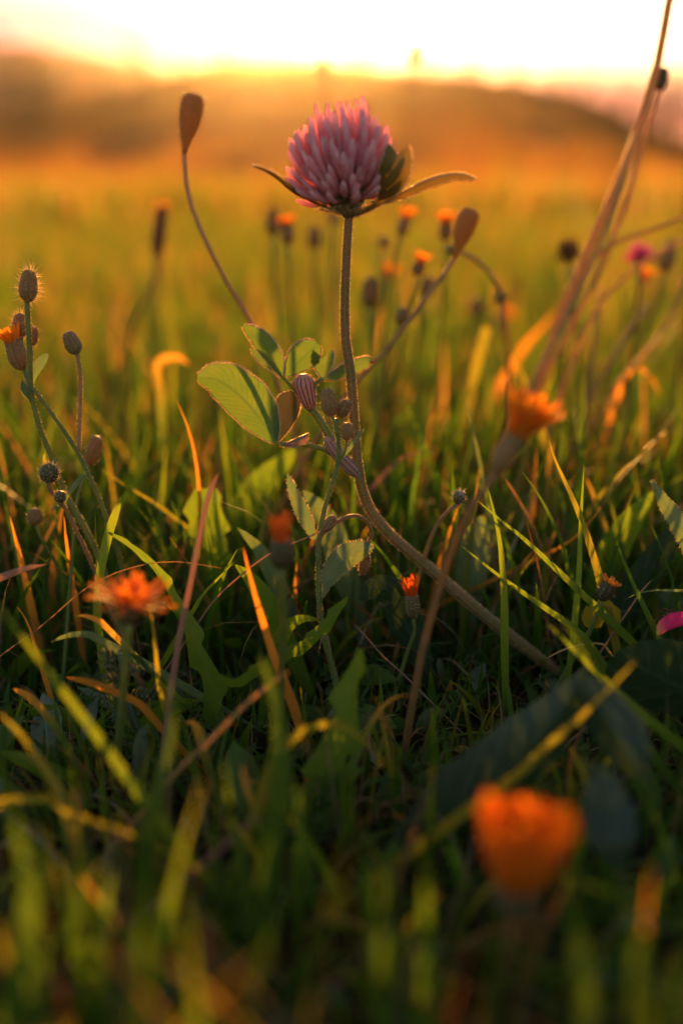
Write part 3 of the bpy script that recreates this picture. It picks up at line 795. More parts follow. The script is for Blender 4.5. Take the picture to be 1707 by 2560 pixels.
# side shoot with two young leaves
stem(clover, [(764, 1012, .26), (783, 1027, .2602), (808, 1065, .2598), (830, 1100, .2598), (862, 1150, .26)], (9, 11), M_stem_green, 'side_shoot', hair=200)
stipule([(757, 935, .2595), (760, 960, .2595), (768, 990, .2598), (776, 1020, .26)], 31, 18, 6)
stem(clover, [(706, 942, .259), (725, 962, .2595), (752, 990, .26)], (4, 6), M_stem_green, 'leaf_stalk', hair=60)
stem(clover, [(808, 946, .259), (792, 955, .2595), (780, 985, .26)], (4, 6), M_stem_green, 'leaf_stalk', hair=60)
leaf(clover, 'leaflet', [(608, 815, .257), (640, 840, .2575), (668, 872, .258), (690, 905, .2585), (706, 943, .259)], 52, M_clover_leaf, hair=260, n=22, cross=3, fold=0.3, face=0.1, prof=lambda t: np.interp(t, [0, .1, .35, .6, .85, 1], [.12, .55, 1, .95, .6, .1]))
leaf(clover, 'leaflet', [(627, 868, .264), (645, 878, .263), (672, 905, .261), (704, 943, .259)], 34, M_clover_leaf, hair=120, n=16, cross=2, fold=0.3, face=-0.4, prof=p_obov)
leaf(clover, 'leaflet', [(794, 858, .2565), (772, 880, .257), (742, 910, .258), (712, 940, .259)], 74, M_clover_leaf, hair=260, n=22, cross=3, fold=0.25, face=-0.1, prof=lambda t: np.interp(t, [0, .08, .3, .55, .85, 1], [.25, .62, 1, .96, .45, .08]))
leaf(clover, 'leaflet', [(806, 896, .258), (806, 910, .258), (806, 928, .2585), (806, 946, .259)], 56, M_clover_leaf, hair=180, n=18, cross=3, fold=0.3, face=0.05, lobe=.0024, prof=lambda t: np.interp(t, [0, .1, .35, .7, 1], [.8, 1, .95, .5, .08]))
leaf(clover, 'leaflet', [(930, 898, .2665), (905, 908, .2662), (870, 922, .2655), (840, 936, .263), (812, 947, .259)], 36, M_clover_leaf, hair=220, n=22, cross=3, fold=0.35, face=0.35, prof=lambda t: np.interp(t, [0, .08, .3, .6, .85, 1], [.3, .75, 1, .8, .45, .1]))
# a red mite on that leaflet's tip
mt = at(929, 906, .265)
mite = thing('mite', mt, 'tiny red mite on the tip of a young clover leaflet', 'mite')
mb = MB(); lathe(mb, mt - Vector((.0005, 0, 0)), Vector((1, 0, .2)), [(0, .00005), (.0002, .00028), (.0006, .00036), (.001, .0002), (.0011, .00005)], sides=10, ridge=0)
mb.build('body', M_mite, mite)
for s in (-1, 1):
    for k in range(3):
        mb = MB(); q = mt + Vector((-.0003 + k * .0003, 0, 0)); tube(mb, [q, q + Vector((0.0001 * (k - 1), s * .0003, .0003)), q + Vector((.0002 * (k - 1), s * .0005, -.0002))], .00003, n=5, sides=4); mb.build('leg', M_mite, mite)

# ------------------------------------------------------------------ small budding herb beside the clover
hs = to_ground(pts3([(837, 1046, .248), (846, 1105, .248), (844, 1159, .248), (829, 1212, .247), (810, 1277, .246), (797, 1350, .245), (796, 1420, .245), (797, 1475, .245), (803, 1555, .245), (835, 1690, .245)]))
herb = thing('hawksbeard', hs[-1], 'slender green herb with three closed buds beside the clover stem', 'herb')
stem(herb, hs, (4.5, 8), M_stem_green, n=40, hair=900, hl=.0005)
bud(herb, (829, 1040), (815, 972), .248, 41, M_bud, hair=190, hl=.0008)
bud(herb, (846, 1042), (872, 1000), .249, 31, M_bud, hair=150, hl=.0008)
bud(herb, (868, 1100), (866, 1057), .248, 30, M_bud, hair=150, hl=.0008)
stem(herb, [(846, 1046, .249), (842, 1070, .2485), (845, 1108, .248)], (3, 4), M_stem_green, 'bud_stalk', hair=60)
stem(herb, [(829, 1038, .248), (836, 1055, .248), (842, 1085, .248)], (4, 4.5), M_stem_green, 'bud_stalk', hair=60)
stem(herb, [(868, 1098, .248), (862, 1125, .248), (846, 1158, .248)], (3, 4), M_stem_green, 'bud_stalk', hair=60)
leaf(herb, 'leaf', [(911, 1070, .246), (890, 1098, .247), (868, 1128, .2475), (846, 1158, .248)], 12, M_grey_leaf, fold=.4, face=.4)
leaf(herb, 'leaf', [(718, 1184, .243), (735, 1235, .243), (760, 1290, .244), (788, 1348, .245)], 38, M_grey_leaf, n=22, cross=3, fold=.3, face=-.2, hair=40, prof=lambda t: np.interp(t, [0, .15, .5, .8, 1], [.08, .5, 1, .8, .3]))
stem(herb, [(922, 1400, .25), (915, 1366, .249), (929, 1335, .248), (915, 1301, .247), (882, 1289, .246), (844, 1304, .246), (812, 1328, .246), (797, 1350, .245)], (4, 5), M_stem_red, 'nodding_stalk', n=30, hair=240)
bud(herb, (808, 1328), (836, 1292), .245, 27, M_bud, hair=90, hl=.0006)
bud(herb, (917, 1385), (905, 1440), .2505, 24, M_bud, hair=120, hl=.0008)
leaf(herb, 'leaf', [(935, 1368, .247), (900, 1376, .247), (850, 1405, .247), (818, 1450, .247), (800, 1500, .246)], 66, M_grey_leaf, n=22, cross=3, fold=.35, face=.25, hair=60, wave=.03)

# ------------------------------------------------------------------ hairy budding plant on the left
ls = to_ground(pts3([(68, 752, .262), (70, 810, .262), (74, 872, .262), (79, 985, .262), (102, 1076, .261), (136, 1158, .261), (170, 1246, .26), (215, 1325, .259), (250, 1400, .258), (275, 1480, .257)]))
lp = thing('hawkbit_plant', ls[-1], 'branching hairy plant with buds and one half open orange flower', 'herb')
stem(lp, ls, (6, 9), M_stem_green, n=40, hair=800)
bud(lp, (69, 754), (71, 674), .262, 42, M_bud, hair=330, hl=.0022)
stem(lp, [(53, 838, .272), (58, 880, .27), (66, 930, .267), (78, 985, .262)], (4, 5), M_stem_green, 'branch', hair=80)
bud(lp, (53, 842), (49, 783), .272, 37, M_bud, hair=260, hl=.0016)
stem(lp, [(57, 922, .268), (66, 945, .266), (77, 985, .262)], (4, 5), M_stem_green, 'branch', hair=60)
bud(lp, (57, 924), (28, 850), .268, 46, M_bud, CUP, hair=200, hl=.0009, name='involucre')
pp = at(57, 924, .268); axp, Lp = axis_px(pp, (57, 924), (28, 850), .05)
petals(lp, pp + axp * Lp * .8, axp, 12, 48 * pxm(pp), 13 * pxm(pp), M_orange, .25, .35, 14 * pxm(pp), seed=8)
stem(lp, [(79, 860, .275), (81, 900, .272), (78, 985, .263)], (3, 4), M_stem_green, 'branch')
bud(lp, (79, 864), (84, 815), .275, 24, M_bud, hair=60)
leaf(lp, 'leaf', [(121, 883, .262), (100, 905, .262), (86, 930, .262), (79, 968, .262)], 28, M_grey_leaf, fold=.3, face=.3)
leaf(lp, 'leaf', [(56, 950, .258), (62, 985, .259), (78, 1008, .262)], 20, M_grey_leaf, fold=.4)
stem(lp, [(82, 970, .2615), (136, 1042, .261), (190, 1124, .261), (238, 1222, .26), (272, 1314, .26), (300, 1400, .262), (310, 1470, .264)], (5, 7), M_stem_green, 'branch', n=30, ground=True, hair=400)
stem(lp, [(192, 882, .27), (201, 940, .269), (199, 1042, .266), (196, 1126, .261)], (4.5, 5.5), M_stem_red, 'branch', hair=240)
bud(lp, (193, 884), (166, 830), .27, 38, M_bud, hair=200, hl=.0006)
stem(lp, [(222, 1158, .272), (205, 1205, .27), (190, 1262, .268), (185, 1330, .266)], (4, 5), M_stem_green, 'branch', ground=True)
bud(lp, (222, 1160), (242, 1092), .272, 38, M_bud, hair=120, hl=.0006)
# low bristly bud beside it
sb = to_ground(pts3([(118, 1203, .249), (130, 1232, .249), (158, 1262, .249), (190, 1325, .249), (222, 1394, .249), (245, 1450, .249)]))
lb = thing('bristly_bud_stalk', sb[-1], 'dark round bristly bud with a smaller bud below, on a curved stalk', 'bud')
stem(lb, sb, (5, 6), M_stem_red, n=26, hair=420)
bud(lb, (114, 1204), (131, 1160), .249, 42, M_bud_dark, [(0, .3), (.08, .7), (.25, .98), (.5, 1.05), (.75, .9), (.92, .55), (1, .15)], hair=240, hl=.0012, nr=8)
stem(lb, [(150, 1252, .249), (152, 1260, .249), (160, 1268, .249)], (4, 4.5), M_stem_green, 'bud_stalk')
bud(lb, (148, 1256), (152, 1228), .248, 27, M_bud_dark, hair=120, hl=.0008, nr=8)
leaf(lb, 'leaf', [(214, 1182, .247), (192, 1206, .248), (172, 1232, .2485), (160, 1262, .249)], 17, M_grey_leaf, fold=.5, face=.3)
leaf(lb, 'leaf', [(112, 1132, .25), (110, 1150, .25), (116, 1180, .249), (120, 1200, .249)], 10, M_blade_yel, fold=.4)
leaf(lb, 'leaf', [(131, 1276, .247), (142, 1266, .248), (158, 1262, .249)], 10, M_grey_leaf, fold=.4)
# ------------------------------------------------------------------ stalks with closed club heads
budstalk('tall club-shaped seed head on a thin bent stalk left of the pink clover', (460, 385), (484, 230), .325, 54,
         [(457, 410, .325), (466, 460, .322), (482, 525, .318), (525, 625, .311), (577, 722, .312), (632, 812, .313), (678, 912, .314), (703, 985, .315), (733, 1080, .316), (752, 1160, .318), (765, 1240, .32)], shape=CLUB, mat=M_club, hair=70, srpx=5.5, cat='seed head', name='seed_head_stalk')
budstalk('leaning stalk with a brown club bud crossing behind the clover stem', (1136, 645), (1180, 520), .322, 50,
         [(1128, 660, .32), (1088, 712, .316), (1020, 805, .311), (950, 892, .311), (890, 956, .311), (832, 1035, .312), (756, 1155, .314), (720, 1230, .316)], shape=CLUB, mat=M_club, hair=70, srpx=5.5, cat='seed head', name='seed_head_stalk')

# ------------------------------------------------------------------ orange hawkweeds
hawk('big orange hawkweed bloom low in the shade beside the dark broad leaves', (1285, 2285), (1296, 2215), .126, 120, [(1275, 2360, .127), (1258, 2450, .13), (1240, 2540, .134)], 205, n=22, spread=.66, bend=-.66, srpx=13, pw=2.8, jit=.06, rings=((1.0, 1.0), (.78, 1.0), (.5, .98), (.22, .95)))
hawk('orange hawkweed in front of the clover on a long leaning brown stem', (1238, 1180), (1296, 1082), .196, 54, [(1222, 1208, .197), (1182, 1260, .199), (1132, 1370, .202), (1096, 1480, .205), (1060, 1610, .208), (1036, 1730, .211), (1018, 1840, .214)], 128, n=16, spread=.36, bend=.3, srpx=9, tilt=.02, smat=M_stem_red, bmat=M_bud, pw=3.2, rings=((1.0, 1.0), (.6, .9), (.3, .75)))
hawk('drooping ragged orange hawkweed standing among the grass left of the clover', (322, 1560), (327, 1508), .193, 48, [(318, 1600, .194), (312, 1680, .196), (305, 1760, .2)], 92, n=15, spread=.85, bend=.75, srpx=9, bmat=M_bud_dark, smat=M_stem_green, pw=2.4, rings=((1.0, 1.0), (.7, .9), (.35, .7)))
hawk('closed red orange hawkweed cup in front of the clover leaves', (704, 1420), (702, 1352), .2, 58, [(706, 1470, .201), (708, 1540, .203), (706, 1620, .206)], 80, n=13, spread=.13, bend=.05, mat=M_red_orange, srpx=8, smat=M_stem_green)
hawk('small sharp red orange flower closing above a hairy green cup', (1032, 1545), (1028, 1488), .246, 38, [(1035, 1580, .246), (1015, 1640, .247), (1000, 1690, .247)], 58, n=12, spread=.16, bend=.15, mat=M_red_orange, hair=60, srpx=5, bmat=M_bud, smat=M_stem_green)
hawk('small withering orange flower on a dark bud among grass at the right', (1500, 1500), (1528, 1456), .243, 40, [(1495, 1525, .243), (1478, 1570, .244), (1455, 1610, .245)], 26, n=11, spread=.5, bend=.5, hair=40, srpx=6, bmat=M_bud_dark, smat=M_stem_green)
G1 = 'small orange hawkweeds in the golden grass'
LBS = iter(['orange tipped hawkweed between two brown buds left of the clover stem', 'tall slanting orange hawkweed just right of the clover stem', 'orange capped upright hawkweed beside the brown club bud', 'short orange hawkweed below the upright capped one', 'dull red orange hawkweed nodding beside the tallest brown bud', 'small yellow orange hawkweed under the magenta clover', 'faint orange hawkweed low behind the arching stem', 'faint orange tip above the reddish slender spike'])
for a, b, y, w, pl, sp, st_ in [
        ((720, 612), (716, 562), .40, 34, 36, .4, [(722, 680, .402), (728, 800, .41), (735, 930, .42)]),
        ((1000, 590), (1014, 545), .40, 30, 38, .35, [(985, 650, .402), (968, 760, .41), (950, 900, .42)]),
        ((1114, 600), (1115, 556), .39, 34, 38, .5, [(1112, 680, .392), (1106, 800, .40), (1098, 930, .41)]),
        ((1040, 690), (1050, 655), .37, 32, 34, .5, [(1030, 740, .372), (1012, 830, .38), (992, 930, .39)]),
        ((968, 705), (972, 690), .45, 24, 34, .6, [(966, 760, .452), (960, 850, .46)]),
        ((1598, 712), (1606, 698), .42, 24, 40, .7, [(1590, 760, .422), (1580, 860, .43)]),
        ((1240, 805), (1255, 790), .55, 22, 34, .7, [(1236, 850, .55), (1230, 920, .56)]),
        ((408, 560), (406, 535), .5, 26, 32, .2, [(402, 620, .5), (392, 700, .51), (380, 800, .52)])]:
    hawk(next(LBS), a, b, y, w, st_, pl, group=G1, spread=sp * .6, bend=.35, single=False, srpx=4, n=11, smat=M_stem_green, bmat=M_bud)
G2 = 'brown closed buds in the golden grass'
LBS = iter(['slim brown bud left of the orange tipped hawkweed', 'brown bud right of the orange tipped hawkweed', 'long brown bud standing close right of the clover stem', 'small brown bud left of the tall slanting hawkweed', 'brown bud touching the leaning club bud stalk', 'pale green brown bud low on the leaning club bud stalk', 'faint far bud directly behind the clover stem neck', 'dark slanting bud right of the magenta clover', 'small dark bud between the slanting straws and the magenta clover', 'faint brown bud in the grass below the arching stem'])
for a, b, y, w, st_ in [
        ((682, 590), (680, 522), .43, 34, [(686, 680, .432), (694, 800, .44)]),
        ((784, 622), (786, 562), .45, 34, [(786, 700, .452), (790, 820, .46)]),
        ((924, 770), (926, 692), .37, 40, [(926, 840, .372), (932, 950, .38)]),
        ((955, 618), (964, 590), .42, 30, [(948, 700, .42), (936, 820, .43)]),
        ((1062, 742), (1074, 690), .41, 36, [(1052, 800, .41), (1040, 900, .42)]),
        ((998, 812), (1012, 768), .35, 34, [(982, 860, .352), (962, 960, .36)]),
        ((836, 560), (838, 525), .5, 28, [(838, 640, .5), (842, 760, .5)]),
        ((1660, 680), (1680, 600), .40, 40, [(1640, 760, .402), (1600, 880, .41)]),
        ((1418, 800), (1420, 760), .42, 34, [(1412, 860, .42), (1400, 940, .43)]),
        ((1190, 790), (1192, 745), .48, 34, [(1192, 850, .48), (1190, 920, .48)])]:
    budstalk(next(LBS), a, b, y, w, st_, group=G2, smat=M_stem_green, srpx=4.5)
budstalk('reddish slender spike standing in the golden grass under the bent seed head', (392, 640), (402, 512), .44, 30, [(386, 700, .44), (352, 770, .442), (320, 840, .45)], mat=M_brown_head, srpx=4, cat='seed head', name='seed_head_stalk')
budstalk('nodding brown bud on a stem that arches over the grass right of the clover', (1142, 625), (1118, 622), .36, 30, [(1168, 634, .36), (1212, 668, .36), (1245, 715, .361), (1262, 800, .365), (1270, 900, .37)], smat=M_stem_red, srpx=5)
budstalk('tiny brown bud hugging the arching stem right of the clover', (1252, 758), (1250, 728), .358, 26, [(1256, 790, .36), (1264, 850, .365), (1270, 905, .37)], smat=M_stem_red, srpx=4)
budstalk('small grey green egg-shaped bud low among the grass at the left', (90, 1312), (84, 1272), .262, 36, [(98, 1335, .262), (118, 1372, .264), (135, 1400, .266)], hair=60, smat=M_stem_green)
budstalk('tiny white tipped dark bud on a short bowed reddish stalk right of the clover stem', (1145, 1260), (1150, 1228), .255, 28, [(1132, 1266, .255), (1100, 1300, .256), (1075, 1350, .257), (1060, 1400, .258)], mat=M_bud_dark, hair=160, srpx=5)
wb = [o for o in C.objects if o.name.startswith('bud')][-1]
mb = MB(); lathe(mb, at(1149, 1240, .255), Vector((.1, 0, 1)), [(0, .0010), (.0006, .0012), (.0012, .0009), (.0015, .0003)], sides=14, ridge=.15, nr=7); mb.build('tuft', M_stip, wb.parent)
budstalk('faint tall bud standing against the white sky right of the sun', (1032, 160), (1042, 100), .62, 30, [(1026, 260, .62), (1018, 400, .625), (1010, 560, .63), (1000, 720, .64)], srpx=3)
budstalk('faint short bud standing against the hill crest beside the sun', (806, 185), (809, 138), .7, 30, [(806, 280, .7), (812, 420, .7), (820, 600, .71), (826, 720, .72)], srpx=3)

# ------------------------------------------------------------------ other clover heads
def clover_head(label, a, b, y, kr, mat, stem_tr, n=70, name='clover', thm=110):
    S = to_ground([at(a[0], a[1], y)] + pts3(stem_tr))
    t = thing(name, S[-1], label, 'clover')
    stem(t, S, (6, 7), M_stem_green, n=20)
    p = at(a[0], a[1], y); ax, L = axis_px(p, a, b, .05)
    k = L / .0275
    mb = MB(); lathe(mb, p, ax, [(0, .001 * k), (.003 * k, .004 * k), (.008 * k, .006 * k), (.014 * k, .005 * k), (.018 * k, .001 * k)], ridge=.03)
    h = mb.build('flower_head', M_calyx, t)
    me = fl_me[0].copy(); me.name = 'floret'; me.materials.clear(); me.materials.append(mat)
    put_florets(h, p, ax, n, [me], kr, .0145, R(thm), int(a[0]), scale=k)
    return t
clover_head('withered brown clover head in the grass behind the crossing straws', (1424, 660), (1418, 580), .40, .0118, M_brown_head, [(1428, 720, .4), (1440, 820, .41), (1448, 930, .42)])
clover_head('small magenta clover flower in the blurred grass at the right', (1598, 664), (1606, 592), .41, .0150, M_floret_bg, [(1594, 760, .41), (1588, 860, .42), (1580, 960, .43)])
dh = clover_head('dark withered clover head lying beside the fallen magenta petal', (1700, 1555), (1632, 1535), .236, .0105, M_brown_head, [(1720, 1570, .237), (1760, 1610, .24)], n=40)
def petal_thing(label, tr, w, mat, name='petal', cat='petal', **k):
    P = pts3(tr); mb = MB(); ribbon(mb, P, w * pxm(P[0]), n=16, cross=3, prof=k.pop('prof', p_obov), **k)
    o = mb.build(name, mat, loc=P[-1]); return tag(o, label, cat)
petal_thing('fallen magenta petal with a yellow base resting on the dark broad leaf', [(1642, 1588, .228), (1680, 1566, .229), (1730, 1556, .23), (1780, 1570, .231)], 66, M_magenta, fold=.5, face=.2)

# ------------------------------------------------------------------ tall dry straws at the right
def straw(label, tr, r, mat, name='straw', cat='straw', group=None, n=26):
    P = to_ground(pts3(tr)); k = pxm(P[len(P) // 2]); mb = MB()
    tube(mb, P, (r * .75 * k, r * k), n=n, sides=7, wob=.1, seed=rnd.random() * 9)
    o = mb.build(name, mat, loc=P[-1]); return tag(o, label, cat, group)
straw('tall thick pale straw slanting out of the meadow to the upper right', [(1690, -60, .355), (1668, 20, .355), (1640, 170, .355), (1580, 360, .356), (1528, 490, .357), (1455, 660, .358), (1390, 830, .36), (1335, 960, .362), (1285, 1080, .366), (1230, 1210, .37)], 13, M_straw_pale)
budstalk('tall thin stalk with a small dark bud beside the thick slanting straw', (1646, 225), (1662, 165), .365, 32, [(1632, 270, .365), (1600, 390, .366), (1556, 530, .366), (1492, 690, .367), (1405, 860, .37), (1330, 1000, .374), (1280, 1110, .38)], mat=M_bud_dark, smat=M_straw_pale, srpx=7)
straw('second thin straw leaning along the thick slanting one', [(1590, 330, .35), (1560, 440, .35), (1500, 610, .352), (1430, 760, .354), (1360, 900, .357), (1300, 1020, .36), (1250, 1130, .364)], 8, M_straw_pale)
G3 = 'long dry straws in the right of the meadow'
LBS = iter(['pale straw running level above the magenta clover', 'pale straw running level across the magenta clover', 'pinkish straw curving down right of the dark slanting bud', 'pinkish straw slanting below the yellow orange hawkweed', 'short upright pinkish straw below the magenta clover'])
for tr in ([(1760, 520, .36), (1640, 570, .362), (1530, 610, .365), (1440, 700, .37), (1390, 800, .38)],
           [(1780, 560, .37), (1690, 610, .37), (1600, 660, .372), (1500, 760, .376), (1440, 880, .38)],
           [(1707, 690, .38), (1690, 760, .38), (1640, 850, .382), (1560, 940, .386), (1500, 1030, .39)],
           [(1620, 760, .39), (1570, 830, .392), (1510, 930, .396), (1470, 1010, .40)],
           [(1500, 720, .41), (1488, 820, .41), (1475, 930, .415), (1468, 1010, .42)]):
    straw(next(LBS), tr, 6.5, M_straw_pale if tr[0][0] > 1700 else M_straw_pink, group=G3)

# ------------------------------------------------------------------ grass blades one can follow
def blade(label, tr, w, mat, name='grass_blade', cat='grass blade', prof=p_grass, group=None, root=True, n=22, cross=1, **k):
    P = pts3(tr)
    if root: P = to_ground(P)
    kk = pxm(P[len(P) // 2]); mb = MB()
    k.setdefault('fold', .3)
    ribbon(mb, P, w * kk, n=n, cross=cross, prof=prof, seed=rnd.random(), **k)
    o = mb.build(name, mat, loc=P[-1]); return tag(o, label, cat, group)
blade('upright round tipped green blade crossing the arching toothed leaf', [(303, 1240, .243), (288, 1285, .243), (271, 1335, .243), (250, 1432, .242), (242, 1529, .242), (254, 1640, .243)], 24, M_blade, prof=p_round)
blade('pinkish brown dry stalk standing upright beside the toothed leaf', [(544, 1186, .224), (530, 1215, .224), (509, 1290, .222), (478, 1448, .218), (450, 1584, .214), (424, 1746, .21), (405, 1909, .206), (404, 2010, .203)], 27, M_straw_pink, name='dry_stalk', cat='stalk', prof=lambda t: np.interp(t, [0, .02, .06, .15, 1], [.25, .6, .85, .8, 1.1]), fold=.9, n=30)
blade('bright orange dying blade leaning right below the red orange cup', [(608, 1368, .218), (622, 1430, .218), (641, 1502, .217), (683, 1638, .215), (730, 1760, .213), (752, 1830, .212)], 27, M_blade_org)
blade('wiry brown stem arching down to the left under the clover leaf', [(850, 1304, .24), (780, 1340, .24), (678, 1383, .24), (585, 1454, .24), (531, 1508, .241), (488, 1570, .242)], 9, M_straw_pink, name='wiry_stem', cat='stem', prof=p_straw, fold=.9)
blade('hair thin reddish stem bowed in a long low arch at the left', [(555, 1421, .236), (434, 1405, .236), (325, 1421, .235), (217, 1470, .233), (108, 1562, .231), (10, 1634, .23)], 5, M_stem_red, name='wiry_stem', cat='stem', prof=p_straw, fold=.9, n=30)
blade('short green blade pointing up right over the wiry arched stem', [(592, 1398, .243), (548, 1444, .243), (505, 1490, .243), (470, 1550, .244)], 16, M_blade)
blade('flat dry leaf with a rounded tip reaching in at the left edge', [(118, 1411, .232), (80, 1418, .232), (40, 1430, .232), (-10, 1452, .232), (-60, 1490, .233)], 21, M_straw_pink, prof=p_round)
blade('small orange curled blade tip beside the low arching stem', [(42, 1517, .232), (58, 1538, .232), (74, 1572, .232), (88, 1618, .233)], 15, M_blade_org)
blade('grey green blade with a lit tip painted orange bending right at the left edge', [(30, 1722, .215), (62, 1738, .215), (98, 1770, .214), (142, 1828, .213), (178, 1890, .212)], 26, M_blade_tip, prof=p_round)
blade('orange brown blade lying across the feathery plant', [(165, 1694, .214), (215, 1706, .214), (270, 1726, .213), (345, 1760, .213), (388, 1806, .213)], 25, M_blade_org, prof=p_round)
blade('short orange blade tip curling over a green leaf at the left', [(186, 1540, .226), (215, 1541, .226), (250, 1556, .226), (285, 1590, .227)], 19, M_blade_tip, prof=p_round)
blade('broad yellow green blade sweeping down from the left edge', [(-20, 1770, .18), (40, 1825, .178), (90, 1890, .176), (140, 1975, .172), (180, 2080, .168), (215, 2200, .164), (240, 2300, .162)], 40, M_blade_yel, fold=.2)
blade('long soft green blade crossing diagonally in the left foreground', [(-30, 1480, .18), (60, 1600, .177), (150, 1720, .174), (240, 1840, .17), (330, 1965, .166), (420, 2080, .162), (500, 2180, .16)], 34, M_blade, fold=.2, n=28)
blade('flat green yellow blade lying low across the left foreground', [(585, 2225, .152), (500, 2180, .153), (400, 2120, .155), (280, 2070, .158), (150, 2030, .162), (40, 2000, .165)], 34, M_blade_yel, fold=.15)
blade('upright narrow yellow green blade behind the drooping hawkweed', [(372, 1510, .212), (383, 1570, .212), (392, 1665, .212), (402, 1740, .212), (420, 1800, .213)], 17, M_blade_yel)
blade('long yellowish blade slanting right behind the left plant', [(250, 1170, .29), (310, 1212, .29), (380, 1254, .29), (455, 1310, .292)], 15, M_blade_yel)
blade('slim orange blade curving up behind the dry pinkish stalk', [(441, 1000, .283), (470, 1070, .283), (489, 1150, .283), (498, 1235, .284), (500, 1300, .286)], 13, M_blade_org)
blade('short vivid orange blade standing among the grass at the left edge', [(25, 1290, .262), (34, 1330, .262), (48, 1385, .263), (60, 1440, .264)], 22, M_blade_org)
blade('narrow orange blade beside the stalk of the bristly bud', [(160, 1290, .262), (164, 1340, .262), (172, 1400, .263), (182, 1470, .264)], 18, M_blade_org)
blade('green blade with a painted lit yellow tip curving right in the dark foreground', [(1028, 1738, .2), (988, 1744, .2), (950, 1776, .199), (908, 1850, .198), (880, 1915, .197)], 25, M_blade_tip, prof=p_grass)
blade('thin short blade with an orange glow painted on its tip in the dark foreground', [(606, 1912, .172), (608, 1935, .172), (618, 1978, .171), (640, 2040, .17)], 15, M_blade_tip, prof=p_round)
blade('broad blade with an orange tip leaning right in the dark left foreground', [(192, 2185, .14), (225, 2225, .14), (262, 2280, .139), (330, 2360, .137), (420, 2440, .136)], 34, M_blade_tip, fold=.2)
blade('grey green blade with a painted pale lit tip low left of the dandelion leaf', [(462, 1806, .2), (486, 1812, .2), (500, 1850, .2), (520, 1920, .199), (545, 2000, .198)], 26, M_blade_tip, prof=p_round)
blade('arched pale blade folded across the dandelion leaf in the foreground', [(960, 1920, .175), (930, 1870, .176), (870, 1825, .178), (810, 1812, .179), (740, 1840, .18), (690, 1900, .178), (660, 1980, .176)], 34, M_blade_yel, fold=.2)
# right of the stem
blade('long bright green blade slanting down right to the dark broad leaf', [(1186, 1245, .245), (1250, 1300, .245), (1314, 1352, .244), (1424, 1456, .242), (1522, 1549, .24), (1585, 1612, .239)], 22, M_blade, n=28)
blade('slim green blade running beside the longest slanting blade', [(1152, 1364, .24), (1254, 1445, .239), (1364, 1522, .237), (1451, 1587, .235), (1520, 1680, .233)], 21, M_blade, n=28)
blade('upright green blade standing in front of the bowed clover stem', [(1218, 1215, .238), (1236, 1290, .238), (1250, 1360, .238), (1260, 1478, .237), (1262, 1640, .236), (1264, 1730, .236)], 22, M_blade)
blade('tall yellow green blade leaning right behind the crossing blades', [(1372, 1100, .25), (1388, 1152, .25), (1430, 1243, .249), (1464, 1330, .248), (1502, 1456, .246), (1520, 1530, .245)], 24, M_blade_yel)
blade('slim vertical yellow green blade crossing the slanting blades', [(1460, 1160, .246), (1455, 1240, .246), (1451, 1320, .245), (1446, 1456, .243), (1432, 1600, .241), (1420, 1690, .24)], 18, M_blade)
blade('thin dark green blade bending right behind the upright blade', [(1302, 1175, .262), (1340, 1228, .262), (1376, 1292, .262), (1405, 1360, .262), (1425, 1440, .262)], 14, M_blade_deep_shade)
blade('dark green blade leaning right past the withering orange flower', [(1540, 1352, .236), (1558, 1400, .236), (1584, 1462, .235), (1640, 1580, .233), (1680, 1660, .232)], 20, M_blade_deep_shade)
blade('pale blade bent level over the dark broad leaf at the right edge', [(1556, 1502, .238), (1590, 1484, .238), (1640, 1476, .238), (1710, 1480, .238), (1800, 1500, .239)], 20, M_grey_leaf)
blade('orange yellow blade rising right behind the slanting blades', [(1510, 1258, .275), (1470, 1310, .275), (1430, 1350, .275), (1358, 1390, .276), (1262, 1436, .277)], 15, M_blade_org)
blade('thin reddish dry stem leaning behind the upright blade', [(1250, 1178, .28), (1290, 1240, .28), (1330, 1310, .28), (1360, 1385, .28)], 8, M_stem_red, name='dry_stalk', cat='stalk', prof=p_straw, fold=.9)
blade('broad blurred yellow green blade crossing the dark leaves in the foreground', [(1590, 1650, .178), (1540, 1705, .177), (1450, 1795, .175), (1368, 1866, .173), (1296, 1937, .171), (1180, 2020, .168), (1060, 2110, .165)], 40, M_blade_yel, fold=.15, n=28)
blade('long green blade running down right over the dark broad leaf', [(1370, 1560, .2), (1450, 1640, .199), (1530, 1720, .197), (1620, 1800, .195), (1720, 1880, .193), (1800, 1960, .19)], 30, M_blade, fold=.2)
blade('second green blade parallel over the dark broad leaf at the right', [(1400, 1540, .19), (1480, 1660, .189), (1560, 1780, .187), (1640, 1900, .185), (1740, 2020, .182)], 24, M_blade_deep_shade, fold=.2)
blade('low green blade reaching right from the big orange hawkweed', [(1330, 2165, .135), (1400, 2190, .135), (1500, 2225, .134), (1620, 2270, .133), (1740, 2330, .132)], 30, M_blade_deep_shade, fold=.2)
blade('dim green blade bending right across the bottom of the foreground', [(1120, 2350, .128), (1240, 2365, .127), (1360, 2420, .126), (1480, 2490, .125), (1600, 2560, .124)], 32, M_blade_deep_shade, fold=.2)
blade('orange brown straw leaning left over the litter by the bowed stem', [(886, 1562, .232), (920, 1600, .231), (960, 1645, .231), (1010, 1690, .231), (1060, 1740, .231)], 9, M_straw_pink, name='dry_stalk', cat='stalk', prof=p_straw, fold=.9)
blade('pale bent straw lit orange beside the foot of the clover stem', [(1366, 1648, .238), (1400, 1630, .238), (1450, 1614, .238), (1505, 1612, .239), (1530, 1640, .24)], 10, M_straw_pale, name='dry_stalk', cat='stalk', prof=p_straw, fold=.8)
